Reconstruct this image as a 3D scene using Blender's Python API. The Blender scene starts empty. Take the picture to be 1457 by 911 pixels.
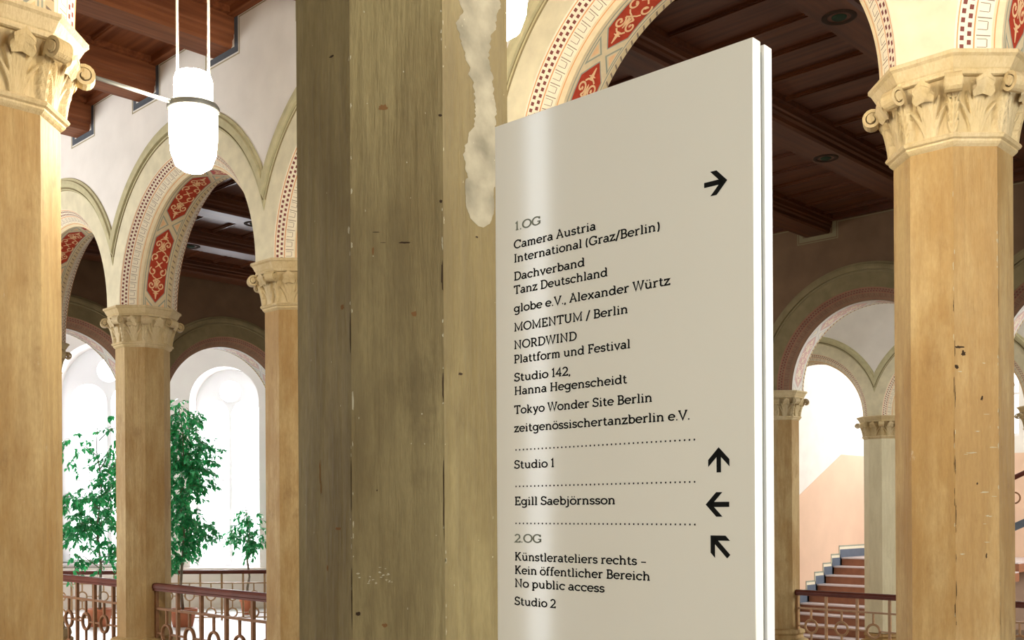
import bpy, bmesh, math, random
from math import sin, cos, pi, sqrt, atan2, radians, acos
from mathutils import Vector, Matrix

random.seed(7)
C = bpy.context.scene.collection
sc = bpy.context.scene

# ------------------------------------------------------------------ camera
EYE = 1.65
PHI = radians(44.157)
ROLL = radians(0.3184)
CP, SP = cos(PHI), sin(PHI)
F_PX = 1497.66
cam_d = bpy.data.cameras.new('camera')
cam = bpy.data.objects.new('camera', cam_d)
C.objects.link(cam)
cam_d.sensor_width = 36.0
cam_d.lens = F_PX / 1457 * 36.0
cam_d.shift_x = 0.0
cam_d.shift_y = (725.78 - 455.5) / 1457
cam_d.clip_start = 0.05
_r0, _u0, _f0 = Vector((CP, SP, 0)), Vector((0, 0, 1)), Vector((-SP, CP, 0))
_r = _r0 * cos(ROLL) - _u0 * sin(ROLL)
_u = _r0 * sin(ROLL) + _u0 * cos(ROLL)
_b = -_f0
cam.matrix_world = Matrix(((_r.x, _u.x, _b.x, 0), (_r.y, _u.y, _b.y, 0), (_r.z, _u.z, _b.z, EYE), (0, 0, 0, 1)))
sc.camera = cam

# ------------------------------------------------------------------ exposure, world, daylight
vs = sc.view_settings
vs.view_transform = 'Standard'
vs.look = 'None'
vs.exposure = 0.0
vs.gamma = 1.0
vs.use_curve_mapping = False
w = bpy.data.worlds.new('sky')
sc.world = w
w.use_nodes = True
w.node_tree.nodes['Background'].inputs[0].default_value = (0.92, 0.96, 1.0, 1)
w.node_tree.nodes['Background'].inputs[1].default_value = 3.0
sc.cycles.max_bounces = 8
sc.cycles.diffuse_bounces = 5
sc.cycles.glossy_bounces = 3
sc.cycles.transparent_max_bounces = 8
sc.cycles.sample_clamp_indirect = 6.0
sc.cycles.use_denoising = True

def area(name, loc, target, sx, sy, power, color=(1, 1, 1)):
    l = bpy.data.lights.new(name, 'AREA')
    l.shape = 'RECTANGLE'; l.size = sx; l.size_y = sy
    l.energy = power; l.color = color
    o = bpy.data.objects.new(name, l); C.objects.link(o)
    o.location = loc
    o.rotation_euler = (Vector(target) - Vector(loc)).to_track_quat('-Z', 'Y').to_euler()
    return o

def cam2w(xc, d, z=0.0):
    return Vector((xc * CP - d * SP, xc * SP + d * CP, z))

# daylight standing in the window openings of the place
P_REAR, P_RIGHT, P_CHAMBER, P_STAIR, P_STAIR2 = 97, 230, 700, 450, 680
P_FAR = 520
area('daylight_rear_slit', (-4.79, -2.78, 3.0), (-4.79, 5, 3.0), 0.44, 4.7, 27, (0.90, 0.96, 1.0))
area('daylight_rear_far', (-13.8, -2.78, 2.9), (-13.0, 5, 3.6), 2.0, 3.4, P_FAR, (1.0, 0.98, 0.95))
area('daylight_rear_farther', (-17.2, -2.78, 2.9), (-15.0, 5, 3.6), 2.0, 3.4, P_FAR, (1.0, 0.98, 0.95))
area('daylight_rear_right', (1.2, -2.78, 2.6), (1.2, 5, 1.6), 2.2, 3.2, P_REAR, (1.0, 0.985, 0.90))
area('daylight_corridor_end', (3.48, 2.6, 2.9), (-2, 2.6, 2.5), 2.4, 3.6, P_RIGHT, (1.0, 0.98, 0.93))
area('daylight_chamber_left', cam2w(-8.79, 23.7, EYE + 0.9), cam2w(-8.79, 10, EYE + 0.3), 2.1, 4.4, P_CHAMBER, (0.93, 0.95, 1.0))
area('daylight_chamber_right', cam2w(-6.14, 23.7, EYE + 0.8), cam2w(-6.14, 10, EYE + 0.3), 1.7, 4.0, P_CHAMBER, (0.93, 0.95, 1.0))
area('daylight_stair_back', (-8.9, 24.0, EYE + 2.6), (-8.9, 15, EYE + 0.2), 2.6, 3.6, P_STAIR, (1, 1, 1))
area('daylight_stair_side', (1.55, 18.0, EYE + 1.9), (-8, 17.5, EYE + 0.6), 5.0, 3.6, P_STAIR2, (1.0, 0.97, 0.92))

# ------------------------------------------------------------------ materials
def new_mat(name):
    m = bpy.data.materials.new(name); m.use_nodes = True
    nt = m.node_tree; b = nt.nodes['Principled BSDF']
    return m, nt, b

def plain(name, col, rough=0.6, metal=0.0, var=0.0, scale=6.0, bump=0.0, spec=0.5):
    m, nt, b = new_mat(name)
    b.inputs['Roughness'].default_value = rough
    b.inputs['Metallic'].default_value = metal
    b.inputs['Specular IOR Level'].default_value = spec
    b.inputs['Base Color'].default_value = (*col, 1)
    tc = nt.nodes.new('ShaderNodeTexCoord')
    n = nt.nodes.new('ShaderNodeTexNoise'); n.inputs['Scale'].default_value = scale
    n.inputs['Detail'].default_value = 6
    nt.links.new(tc.outputs['Object'], n.inputs['Vector'])
    if var > 0:
        r = nt.nodes.new('ShaderNodeValToRGB')
        r.color_ramp.elements[0].position = 0.3; r.color_ramp.elements[1].position = 0.7
        r.color_ramp.elements[0].color = (*[c * (1 - var) for c in col], 1)
        r.color_ramp.elements[1].color = (*[min(1, c * (1 + var)) for c in col], 1)
        nt.links.new(n.outputs['Fac'], r.inputs['Fac'])
        nt.links.new(r.outputs['Color'], b.inputs['Base Color'])
    if bump > 0:
        bp = nt.nodes.new('ShaderNodeBump'); bp.inputs['Strength'].default_value = bump
        bp.inputs['Distance'].default_value = 0.01
        nt.links.new(n.outputs['Fac'], bp.inputs['Height'])
        nt.links.new(bp.outputs['Normal'], b.inputs['Normal'])
    return m

def painted_stone(name, dark, mid, light, rough=0.62, streak=1.0, pale=(0.62, 0.60, 0.50), pale_amt=0.25, seed=0.0):
    """old oil-painted stone: vertical brush streaks, blotches, worn pale specks"""
    m, nt, b = new_mat(name)
    N, Lk = nt.nodes, nt.links
    tc = N.new('ShaderNodeTexCoord'); oi = N.new('ShaderNodeObjectInfo')
    mul = N.new('ShaderNodeMath'); mul.operation = 'MULTIPLY_ADD'
    mul.inputs[1].default_value = 37.0; mul.inputs[2].default_value = seed
    Lk.new(oi.outputs['Random'], mul.inputs[0])
    add = N.new('ShaderNodeVectorMath'); add.operation = 'ADD'
    Lk.new(tc.outputs['Object'], add.inputs[0]); Lk.new(mul.outputs[0], add.inputs[1])
    def noise(scale, sz, detail=5, rough_=0.6):
        mp = N.new('ShaderNodeMapping'); mp.inputs['Scale'].default_value = (1, 1, sz)
        Lk.new(add.outputs[0], mp.inputs['Vector'])
        n = N.new('ShaderNodeTexNoise'); n.inputs['Scale'].default_value = scale
        n.inputs['Detail'].default_value = detail; n.inputs['Roughness'].default_value = rough_
        Lk.new(mp.outputs[0], n.inputs['Vector'])
        return n.outputs['Fac']
    def ramp(fac, p0, p1):
        mr = N.new('ShaderNodeMapRange'); mr.interpolation_type = 'SMOOTHSTEP'
        mr.inputs['From Min'].default_value = p0; mr.inputs['From Max'].default_value = p1
        Lk.new(fac, mr.inputs['Value']); return mr.outputs['Result']
    def mix(fac, a, bb):
        mx = N.new('ShaderNodeMix'); mx.data_type = 'RGBA'
        if isinstance(fac, float): mx.inputs['Factor'].default_value = fac
        else: Lk.new(fac, mx.inputs['Factor'])
        for i, v in ((6, a), (7, bb)):
            if isinstance(v, tuple): mx.inputs[i].default_value = (*v, 1)
            else: Lk.new(v, mx.inputs[i])
        return mx.outputs[2]
    big = ramp(noise(3.0, 0.35, 6, 0.65), 0.38, 0.62)
    st = ramp(noise(30, 0.09, 5), 0.35, 0.68)
    fine = noise(120, 0.25, 3)
    col = mix(big, mid, light)
    stk = N.new('ShaderNodeMath'); stk.operation = 'MULTIPLY'; stk.inputs[1].default_value = 0.55 * streak
    Lk.new(st, stk.inputs[0])
    col = mix(stk.outputs[0], col, dark)
    blot = ramp(noise(5.5, 0.6, 7, 0.7), 0.56, 0.75)
    bl = N.new('ShaderNodeMath'); bl.operation = 'MULTIPLY'; bl.inputs[1].default_value = 0.55
    Lk.new(blot, bl.inputs[0])
    col = mix(bl.outputs[0], col, dark)
    pl = ramp(noise(9, 0.5, 8, 0.75), 0.64, 0.72)
    pm = N.new('ShaderNodeMath'); pm.operation = 'MULTIPLY'; pm.inputs[1].default_value = pale_amt
    Lk.new(pl, pm.inputs[0])
    col = mix(pm.outputs[0], col, pale)
    fr = ramp(fine, 0.3, 0.7)
    fm = N.new('ShaderNodeMath'); fm.operation = 'MULTIPLY'; fm.inputs[1].default_value = 0.22
    Lk.new(fr, fm.inputs[0])
    col = mix(fm.outputs[0], col, dark)
    Lk.new(col, b.inputs['Base Color'])
    b.inputs['Roughness'].default_value = rough
    b.inputs['Specular IOR Level'].default_value = 0.3
    bp = N.new('ShaderNodeBump'); bp.inputs['Strength'].default_value = 0.35; bp.inputs['Distance'].default_value = 0.006
    Lk.new(st, bp.inputs['Height'])
    bp2 = N.new('ShaderNodeBump'); bp2.inputs['Strength'].default_value = 0.3; bp2.inputs['Distance'].default_value = 0.004
    Lk.new(fine, bp2.inputs['Height']); Lk.new(bp.outputs['Normal'], bp2.inputs['Normal'])
    Lk.new(bp2.outputs['Normal'], b.inputs['Normal'])
    return m

def wood(name, a, bcol, axis_scale):
    m, nt, b = new_mat(name)
    tc = nt.nodes.new('ShaderNodeTexCoord'); mp = nt.nodes.new('ShaderNodeMapping')
    mp.inputs['Scale'].default_value = axis_scale
    n = nt.nodes.new('ShaderNodeTexNoise'); n.inputs['Scale'].default_value = 7; n.inputs['Detail'].default_value = 6
    r = nt.nodes.new('ShaderNodeValToRGB')
    r.color_ramp.elements[0].color = (*a, 1); r.color_ramp.elements[1].color = (*bcol, 1)
    r.color_ramp.elements[0].position = 0.32; r.color_ramp.elements[1].position = 0.7
    nt.links.new(tc.outputs['Object'], mp.inputs['Vector']); nt.links.new(mp.outputs[0], n.inputs['Vector'])
    nt.links.new(n.outputs['Fac'], r.inputs['Fac']); nt.links.new(r.outputs[0], b.inputs['Base Color'])
    b.inputs['Roughness'].default_value = 0.5
    b.inputs['Specular IOR Level'].default_value = 0.26
    return m

M = {}
M['stone'] = painted_stone('painted_stone', (0.215, 0.120, 0.040), (0.37, 0.236, 0.085), (0.50, 0.375, 0.175), streak=0.5, pale_amt=0.4)
M['stone_pale'] = painted_stone('painted_stone_pale', (0.50, 0.42, 0.24), (0.66, 0.58, 0.40), (0.72, 0.66, 0.48), streak=0.5)
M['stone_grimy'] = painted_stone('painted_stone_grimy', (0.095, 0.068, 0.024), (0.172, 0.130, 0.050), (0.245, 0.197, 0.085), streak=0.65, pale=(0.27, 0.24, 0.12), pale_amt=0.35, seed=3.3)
M['stone_grey'] = painted_stone('painted_stone_greenish', (0.50, 0.46, 0.29), (0.64, 0.60, 0.42), (0.70, 0.66, 0.47), streak=0.6)
M['capital'] = painted_stone('carved_stone', (0.33, 0.22, 0.09), (0.56, 0.45, 0.24), (0.64, 0.54, 0.33), streak=0.3, pale_amt=0.1)
M['dim_wall'] = plain('brown_ochre_plaster', (0.30, 0.225, 0.135), 0.85, var=0.08, scale=3, spec=0.1)
M['white'] = plain('white_plaster', (0.80, 0.785, 0.74), 0.85, var=0.05, scale=3, bump=0.08, spec=0.1)
M['olive'] = plain('olive_cream_paint', (0.68, 0.64, 0.46), 0.8, var=0.09, scale=9, bump=0.06, spec=0.1)
M['olive_dark'] = plain('olive_moulding_paint', (0.50, 0.47, 0.29), 0.75, var=0.1, scale=12, spec=0.1)
M['groove'] = plain('groove_brown_paint', (0.24, 0.20, 0.11), 0.8, spec=0.1)
M['shaded_wall'] = plain('shaded_brown_plaster', (0.17, 0.105, 0.06), 0.85, var=0.12, scale=4, bump=0.06, spec=0.1)  # white plaster darkened in colour for the low light of the hall
M['shaded_olive'] = plain('shaded_olive_paint', (0.23, 0.185, 0.095), 0.85, var=0.12, scale=8, spec=0.1)  # olive hood paint, its colour darkened for the dim hall
M['trim_grey'] = plain('slate_blue_paint', (0.10, 0.115, 0.135), 0.8, var=0.1, spec=0.1)
M['trim_line'] = plain('khaki_line_paint', (0.42, 0.38, 0.25), 0.8, spec=0.1)
M['wood_x'] = wood('stained_wood_boards', (0.15, 0.045, 0.018), (0.29, 0.10, 0.038), (0.15, 3, 3))
M['wood_y'] = wood('stained_wood_beams', (0.15, 0.048, 0.02), (0.28, 0.10, 0.04), (3, 0.15, 3))
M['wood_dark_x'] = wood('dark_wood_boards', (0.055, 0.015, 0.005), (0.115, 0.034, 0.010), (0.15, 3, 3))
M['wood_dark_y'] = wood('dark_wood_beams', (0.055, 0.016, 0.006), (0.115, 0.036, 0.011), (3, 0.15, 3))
M['rosette_green'] = plain('rosette_green_paint', (0.02, 0.036, 0.02), 0.8, spec=0.1)
M['rosette_ring'] = plain('rosette_ring_paint', (0.034, 0.02, 0.012), 0.8, spec=0.1)
M['cream'] = plain('cream_paint', (0.70, 0.60, 0.39), 0.8, var=0.06, scale=20, spec=0.1)
M['ivory'] = plain('ivory_paint', (0.80, 0.74, 0.58), 0.8, var=0.05, scale=20, spec=0.1)
M['orange'] = plain('orange_line_paint', (0.66, 0.32, 0.14), 0.8, spec=0.1)
M['dot'] = plain('maroon_dot_paint', (0.20, 0.065, 0.055), 0.8, spec=0.1)
M['tick'] = plain('grey_brown_tick_paint', (0.26, 0.21, 0.16), 0.8, spec=0.1)
M['overlit_soffit'] = plain('overlit_soffit_paint', (0.74, 0.71, 0.66), 0.8, var=0.05, spec=0.1)  # soffit cream lightened: overexposure put into the colour
M['overlit_rose'] = plain('overlit_rose_paint', (0.66, 0.46, 0.43), 0.8, var=0.08, spec=0.1)  # red panel paint lightened to carry the strong light on the soffit
M['overlit_sage'] = plain('overlit_sage_paint', (0.56, 0.58, 0.54), 0.8, spec=0.1)  # sage paint lightened with the same overexposure in it
M['shaded_line'] = plain('shaded_line_paint', (0.36, 0.15, 0.09), 0.8, spec=0.1)  # orange line darkened, shade of the hall in its colour
M['shaded_band'] = plain('shaded_band_paint', (0.25, 0.16, 0.10), 0.8, var=0.1, spec=0.1)  # ivory splay darkened in colour because the hall side stands unlit
M['red'] = plain('vermilion_paint', (0.42, 0.055, 0.028), 0.75, var=0.15, scale=25, spec=0.1)
M['scroll'] = plain('apricot_scroll_paint', (0.80, 0.54, 0.30), 0.75, var=0.08, scale=30, spec=0.1)
M['sage'] = plain('sage_grey_paint', (0.33, 0.36, 0.29), 0.8, var=0.08, spec=0.1)
M['rope'] = plain('rope_ochre_paint', (0.62, 0.52, 0.32), 0.8, spec=0.1)
M['sign'] = plain('sign_coated_aluminium', (0.78, 0.775, 0.665), 0.075, var=0.012, scale=3, spec=0.5)
M['sign_edge'] = plain('sign_white_edge', (0.70, 0.71, 0.68), 0.35)
M['sign_gap'] = plain('sign_shadow_gap', (0.08, 0.09, 0.08), 0.6)
M['ink'] = plain('black_vinyl', (0.004, 0.005, 0.004), 0.6, spec=0.15)
M['ink_grey'] = plain('grey_vinyl', (0.21, 0.23, 0.175), 0.6, spec=0.15)
M['metal_tan'] = plain('tan_painted_iron', (0.36, 0.20, 0.085), 0.45, var=0.15, scale=20)
M['metal_brown'] = plain('brown_painted_iron', (0.22, 0.105, 0.045), 0.55, var=0.15, scale=20, spec=0.25)
M['handrail'] = plain('mahogany_handrail', (0.11, 0.024, 0.013), 0.5, var=0.2, scale=8, spec=0.25)
M['steel'] = plain('grey_steel', (0.10, 0.105, 0.10), 0.5, 0.2)
M['cord'] = plain('white_suspension_tube', (0.50, 0.48, 0.42), 0.5)
M['floor_tan'] = plain('tan_stone_floor', (0.22, 0.155, 0.10), 0.5, var=0.15, scale=3)
M['floor_pale'] = plain('pale_stone_floor', (0.75, 0.74, 0.74), 0.35, var=0.04, scale=2)
M['beige_wall'] = plain('beige_plaster', (0.68, 0.60, 0.53), 0.85, var=0.04, scale=2, spec=0.1)
M['grey_wall'] = plain('lilac_white_plaster', (0.80, 0.755, 0.72), 0.85, var=0.03, scale=2, spec=0.1)
M['frame_white'] = plain('white_window_wood', (0.78, 0.78, 0.80), 0.5)
M['pink_wall'] = plain('salmon_plaster', (0.75, 0.54, 0.40), 0.8, var=0.04, scale=2, spec=0.1)
M['skirting_blue'] = plain('slate_blue_skirting', (0.12, 0.15, 0.20), 0.6, var=0.08, spec=0.2)
M['stair_brown'] = plain('brown_linoleum_riser', (0.30, 0.12, 0.06), 0.55, var=0.12, scale=8)
M['nosing'] = plain('pale_stair_nosing', (0.62, 0.56, 0.58), 0.4)
M['terracotta'] = plain('terracotta', (0.50, 0.16, 0.07), 0.75, var=0.1)
M['soil'] = plain('potting_soil', (0.05, 0.03, 0.02), 0.95)
M['bark'] = plain('grey_brown_bark', (0.20, 0.15, 0.10), 0.85, var=0.25, scale=20)
M['patch'] = plain('bare_plaster_patch', (0.27, 0.245, 0.175), 0.85, var=0.35, scale=14, bump=0.2, spec=0.1)
M['chip'] = plain('chipped_white_undercoat', (0.42, 0.39, 0.27), 0.8, spec=0.1)
M['scuff'] = plain('dark_scuff', (0.035, 0.022, 0.012), 0.8, spec=0.1)
M['rust'] = plain('rusty_stain', (0.17, 0.088, 0.032), 0.8, spec=0.1)

def leaf_mat():
    m, nt, b = new_mat('ficus_leaf')
    tc = nt.nodes.new('ShaderNodeTexCoord')
    n = nt.nodes.new('ShaderNodeTexNoise'); n.inputs['Scale'].default_value = 9
    nt.links.new(tc.outputs['Object'], n.inputs['Vector'])
    r = nt.nodes.new('ShaderNodeValToRGB')
    r.color_ramp.elements[0].position = 0.35; r.color_ramp.elements[1].position = 0.68
    r.color_ramp.elements[0].color = (0.008, 0.16, 0.05, 1); r.color_ramp.elements[1].color = (0.05, 0.50, 0.15, 1)
    nt.links.new(n.outputs['Fac'], r.inputs['Fac']); nt.links.new(r.outputs[0], b.inputs['Base Color'])
    b.inputs['Roughness'].default_value = 0.35
    tr = nt.nodes.new('ShaderNodeBsdfTranslucent')
    tr.inputs['Color'].default_value = (0.03, 0.45, 0.12, 1)
    mx = nt.nodes.new('ShaderNodeMixShader'); mx.inputs[0].default_value = 0.12
    nt.links.new(b.outputs[0], mx.inputs[1]); nt.links.new(tr.outputs[0], mx.inputs[2])
    nt.links.new(mx.outputs[0], nt.nodes['Material Output'].inputs[0])
    return m
M['leaf'] = leaf_mat()

def glass_mat():
    m, nt, b = new_mat('window_glass')
    g = nt.nodes.new('ShaderNodeBsdfGlossy'); g.inputs['Roughness'].default_value = 0.02
    t = nt.nodes.new('ShaderNodeBsdfTransparent')
    mx = nt.nodes.new('ShaderNodeMixShader'); mx.inputs[0].default_value = 0.05
    nt.links.new(t.outputs[0], mx.inputs[1]); nt.links.new(g.outputs[0], mx.inputs[2])
    nt.links.new(mx.outputs[0], nt.nodes['Material Output'].inputs[0])
    return m
M['glass'] = glass_mat()

LAMP_STRENGTH = 100.0
def lamp_mat():
    m, nt, b = new_mat('lit_opal_glass')
    b.inputs['Base Color'].default_value = (0.9, 0.9, 0.9, 1)
    b.inputs['Emission Color'].default_value = (1.0, 0.86, 0.66, 1)
    b.inputs['Emission Strength'].default_value = LAMP_STRENGTH
    return m
M['opal'] = lamp_mat()

# ------------------------------------------------------------------ mesh helpers
class MB:
    def __init__(s): s.v = []; s.f = []; s.m = []; s.sm = []
    def add(s, verts, faces, mat=0, smooth=False):
        o = len(s.v); s.v += [tuple(p) for p in verts]
        for f in faces:
            s.f.append(tuple(i + o for i in f)); s.m.append(mat); s.sm.append(smooth)
    def quad(s, a, b, c, d, mat=0): s.add([a, b, c, d], [(0, 1, 2, 3)], mat)
    def box(s, x0, y0, z0, x1, y1, z1, mat=0):
        v = [(x0, y0, z0), (x1, y0, z0), (x1, y1, z0), (x0, y1, z0), (x0, y0, z1), (x1, y0, z1), (x1, y1, z1), (x0, y1, z1)]
        s.add(v, [(0, 3, 2, 1), (4, 5, 6, 7), (0, 1, 5, 4), (1, 2, 6, 5), (2, 3, 7, 6), (3, 0, 4, 7)], mat)
    def prism(s, pts, y0, y1, mat=0):
        """polygon given in (x, z), extruded along y"""
        n = len(pts)
        v = [(p[0], y0, p[1]) for p in pts] + [(p[0], y1, p[1]) for p in pts]
        s.add(v, [tuple(range(n))[::-1], tuple(range(n, 2 * n))] + [(i, (i + 1) % n, n + (i + 1) % n, n + i) for i in range(n)], mat)
    def rings(s, rings, mat=0, cap0=True, cap1=True, smooth=False, closed=True):
        n = len(rings[0]); v = [p for r in rings for p in r]; f = []
        for k in range(len(rings) - 1):
            for i in range(n if closed else n - 1):
                j = (i + 1) % n
                f.append((k * n + i, k * n + j, (k + 1) * n + j, (k + 1) * n + i))
        s.add(v, f, mat, smooth)
        if cap0: s.add(rings[0], [tuple(range(n))[::-1]], mat)
        if cap1: s.add(rings[-1], [tuple(range(n))], mat)
    def tube(s, pts, r, n=8, mat=0, smooth=True, r1=None):
        pts = [Vector(p) for p in pts]; rr = []
        for i, p in enumerate(pts):
            t = (pts[min(i + 1, len(pts) - 1)] - pts[max(i - 1, 0)]).normalized()
            a = Vector((0, 0, 1)) if abs(t.z) < 0.9 else Vector((1, 0, 0))
            x = t.cross(a).normalized(); y = x.cross(t).normalized()
            q = r if r1 is None else r + (r1 - r) * i / (len(pts) - 1)
            rr.append([tuple(p + x * (q * cos(2 * pi * k / n)) + y * (q * sin(2 * pi * k / n))) for k in range(n)])
        s.rings(rr, mat, smooth=smooth)
    def lathe(s, prof, n=32, mat=0, cx=0, cy=0, smooth=True):
        rr = [[(cx + r * cos(2 * pi * k / n), cy + r * sin(2 * pi * k / n), z) for k in range(n)] for r, z in prof]
        s.rings(rr, mat, smooth=smooth)
    def torus_xz(s, cx, cz, R, r, n=28, k=8, mat=0, cy=0.0, flat=1.0):
        rr = []
        for i in range(n):
            a = 2 * pi * i / n
            rr.append([(cx + (R + r * cos(2 * pi * j / k)) * cos(a), cy + flat * r * sin(2 * pi * j / k), cz + (R + r * cos(2 * pi * j / k)) * sin(a)) for j in range(k)])
        rr.append(rr[0]); s.rings(rr, mat, False, False, True)
    def mesh(s, name, mats, bevel=0):
        me = bpy.data.meshes.new(name)
        me.from_pydata(s.v, [], s.f)
        for mm in mats: me.materials.append(mm)
        me.polygons.foreach_set('material_index', s.m)
        me.polygons.foreach_set('use_smooth', s.sm)
        me.update()
        bm = bmesh.new(); bm.from_mesh(me)
        bmesh.ops.remove_doubles(bm, verts=bm.verts, dist=1e-5)
        bmesh.ops.recalc_face_normals(bm, faces=bm.faces)
        bm.to_mesh(me); bm.free()
        return me
    def build(s, name, mats, parent=None, bevel=0.0):
        if not isinstance(mats, (list, tuple)): mats = [mats]
        o = link(name, s.mesh(name, mats), parent)
        if bevel:
            bv = o.modifiers.new('bevel', 'BEVEL'); bv.width = bevel; bv.segments = 2; bv.limit_method = 'ANGLE'; bv.angle_limit = radians(30)
        return o

def link(name, me, parent=None, loc=None, rotz=None):
    o = bpy.data.objects.new(name, me); C.objects.link(o)
    if parent: o.parent = parent
    if loc is not None: o.location = loc
    if rotz is not None: o.rotation_euler = (0, 0, rotz)
    return o

def thing(name, label, cat, loc=(0, 0, 0), rotz=0.0, group=None):
    o = bpy.data.objects.new(name, None); C.objects.link(o)
    o.empty_display_size = 0.1
    o.location = loc; o.rotation_euler = (0, 0, rotz)
    o['label'] = label; o['category'] = cat
    if group: o['group'] = group
    return o

def structure(o, label=None, cat=None):
    o['kind'] = 'structure'
    if label: o['label'] = label
    if cat: o['category'] = cat
    return o

def dup(root, loc, rotz, label, group=None, mat=None):
    r = root.copy(); C.objects.link(r); r.location = loc; r.rotation_euler = (0, 0, rotz)
    r['label'] = label
    if group: r['group'] = group
    for ch in list(root.children):
        c = ch.copy(); C.objects.link(c); c.parent = r
        if mat and ch.name.split('.')[0] in mat:
            c.data = c.data.copy(); c.data.materials[0] = mat[ch.name.split('.')[0]]
        for g in ch.children:
            d = g.copy(); C.objects.link(d); d.parent = c
            if mat and g.name.split('.')[0] in mat:
                d.data = d.data.copy(); d.data.materials[0] = mat[g.name.split('.')[0]]
    return r

def flat_shape(outer, holes, depth):
    """filled outline with holes (x, z), thickness along y, as a mesh"""
    cu = bpy.data.curves.new('outline', 'CURVE'); cu.dimensions = '2D'; cu.fill_mode = 'BOTH'
    cu.extrude = depth / 2
    for pts in [outer] + holes:
        sp = cu.splines.new('POLY'); sp.points.add(len(pts) - 1); sp.use_cyclic_u = True
        for p, q in zip(sp.points, pts): p.co = (q[0], q[1], 0, 1)
    ob = bpy.data.objects.new('outline', cu); C.objects.link(ob)
    bpy.context.view_layer.update()
    me = bpy.data.meshes.new_from_object(ob.evaluated_get(bpy.context.evaluated_depsgraph_get()))
    bpy.data.objects.remove(ob); bpy.data.curves.remove(cu)
    me.transform(Matrix.Rotation(pi / 2, 4, 'X'))
    return me

# ------------------------------------------------------------------ measures of the arcades
S = 2.68
HF = 0.305                       # half thickness of an arcade wall
H = 2.011 + EYE                  # springing height on the corridor side
RC, RI, RH = S / 2 - 0.13, S / 2 - 0.28, 1.484
YS = 0.155
XE, Y1 = -1.956, 4.997
XM, Y0 = -1.912, 1.6155
XA = XE - 5 * S
Y2 = Y1 + 3 * S
XR = XA - 0.17
Z_CEIL = EYE + 4.17
Z_BEAM = EYE + 3.87
ZR_FLOOR = EYE - 2.06
ZR_SPR = EYE + 1.60
ZR_CEIL = EYE + 3.79
ZR_BEAM = EYE + 3.58

# ------------------------------------------------------------------ arcade bay meshes
def bay_wall(zt, mats, nseg=72):
    """one bay: wall with a round arch, chamfered both sides; local z = 0 at the springing"""
    mb = MB()
    ang = sorted(set([i * pi / nseg for i in range(nseg + 1)] + [atan2(zt, S / 2), pi - atan2(zt, S / 2)]))
    for side, y in ((0, -HF), (1, HF)):
        for a, b in zip(ang[:-1], ang[1:]):
            def pts(t):
                c, s_ = cos(t), sin(t)
                rb = min(S / 2 / max(abs(c), 1e-6), zt / max(s_, 1e-6))
                rm = min(RH - 0.03, rb)
                return [(RC * c, y, RC * s_), (rm * c, y, rm * s_), (rb * c, y, rb * s_)]
            p, q = pts(a), pts(b)
            mb.quad(p[0], p[1], q[1], q[0], 1)
            if (Vector(p[2]) - Vector(p[1])).length > 1e-4 or (Vector(q[2]) - Vector(q[1])).length > 1e-4:
                mb.quad(p[1], p[2], q[2], q[1], 0)
    return mb

SPL = sqrt((RC - RI) ** 2 + (HF - YS) ** 2)
V_S0, V_S1 = SPL, SPL + 2 * YS
def lin(u, v, off=0.0):
    """point on the arch lining: u = arch angle, v = path across from the front edge"""
    if v <= V_S0:
        t = v / SPL; r = RC + (RI - RC) * t; y = -HF + (HF - YS) * t; nr, ny = -0.707, -0.707
    elif v <= V_S1:
        r = RI; y = -YS + (v - V_S0); nr, ny = -1, 0
    else:
        t = (v - V_S1) / SPL; r = RI + (RC - RI) * t; y = YS + (HF - YS) * t; nr, ny = -0.707, 0.707
    r += nr * off; y += ny * off
    return (r * cos(u), y, r * sin(u))

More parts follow.
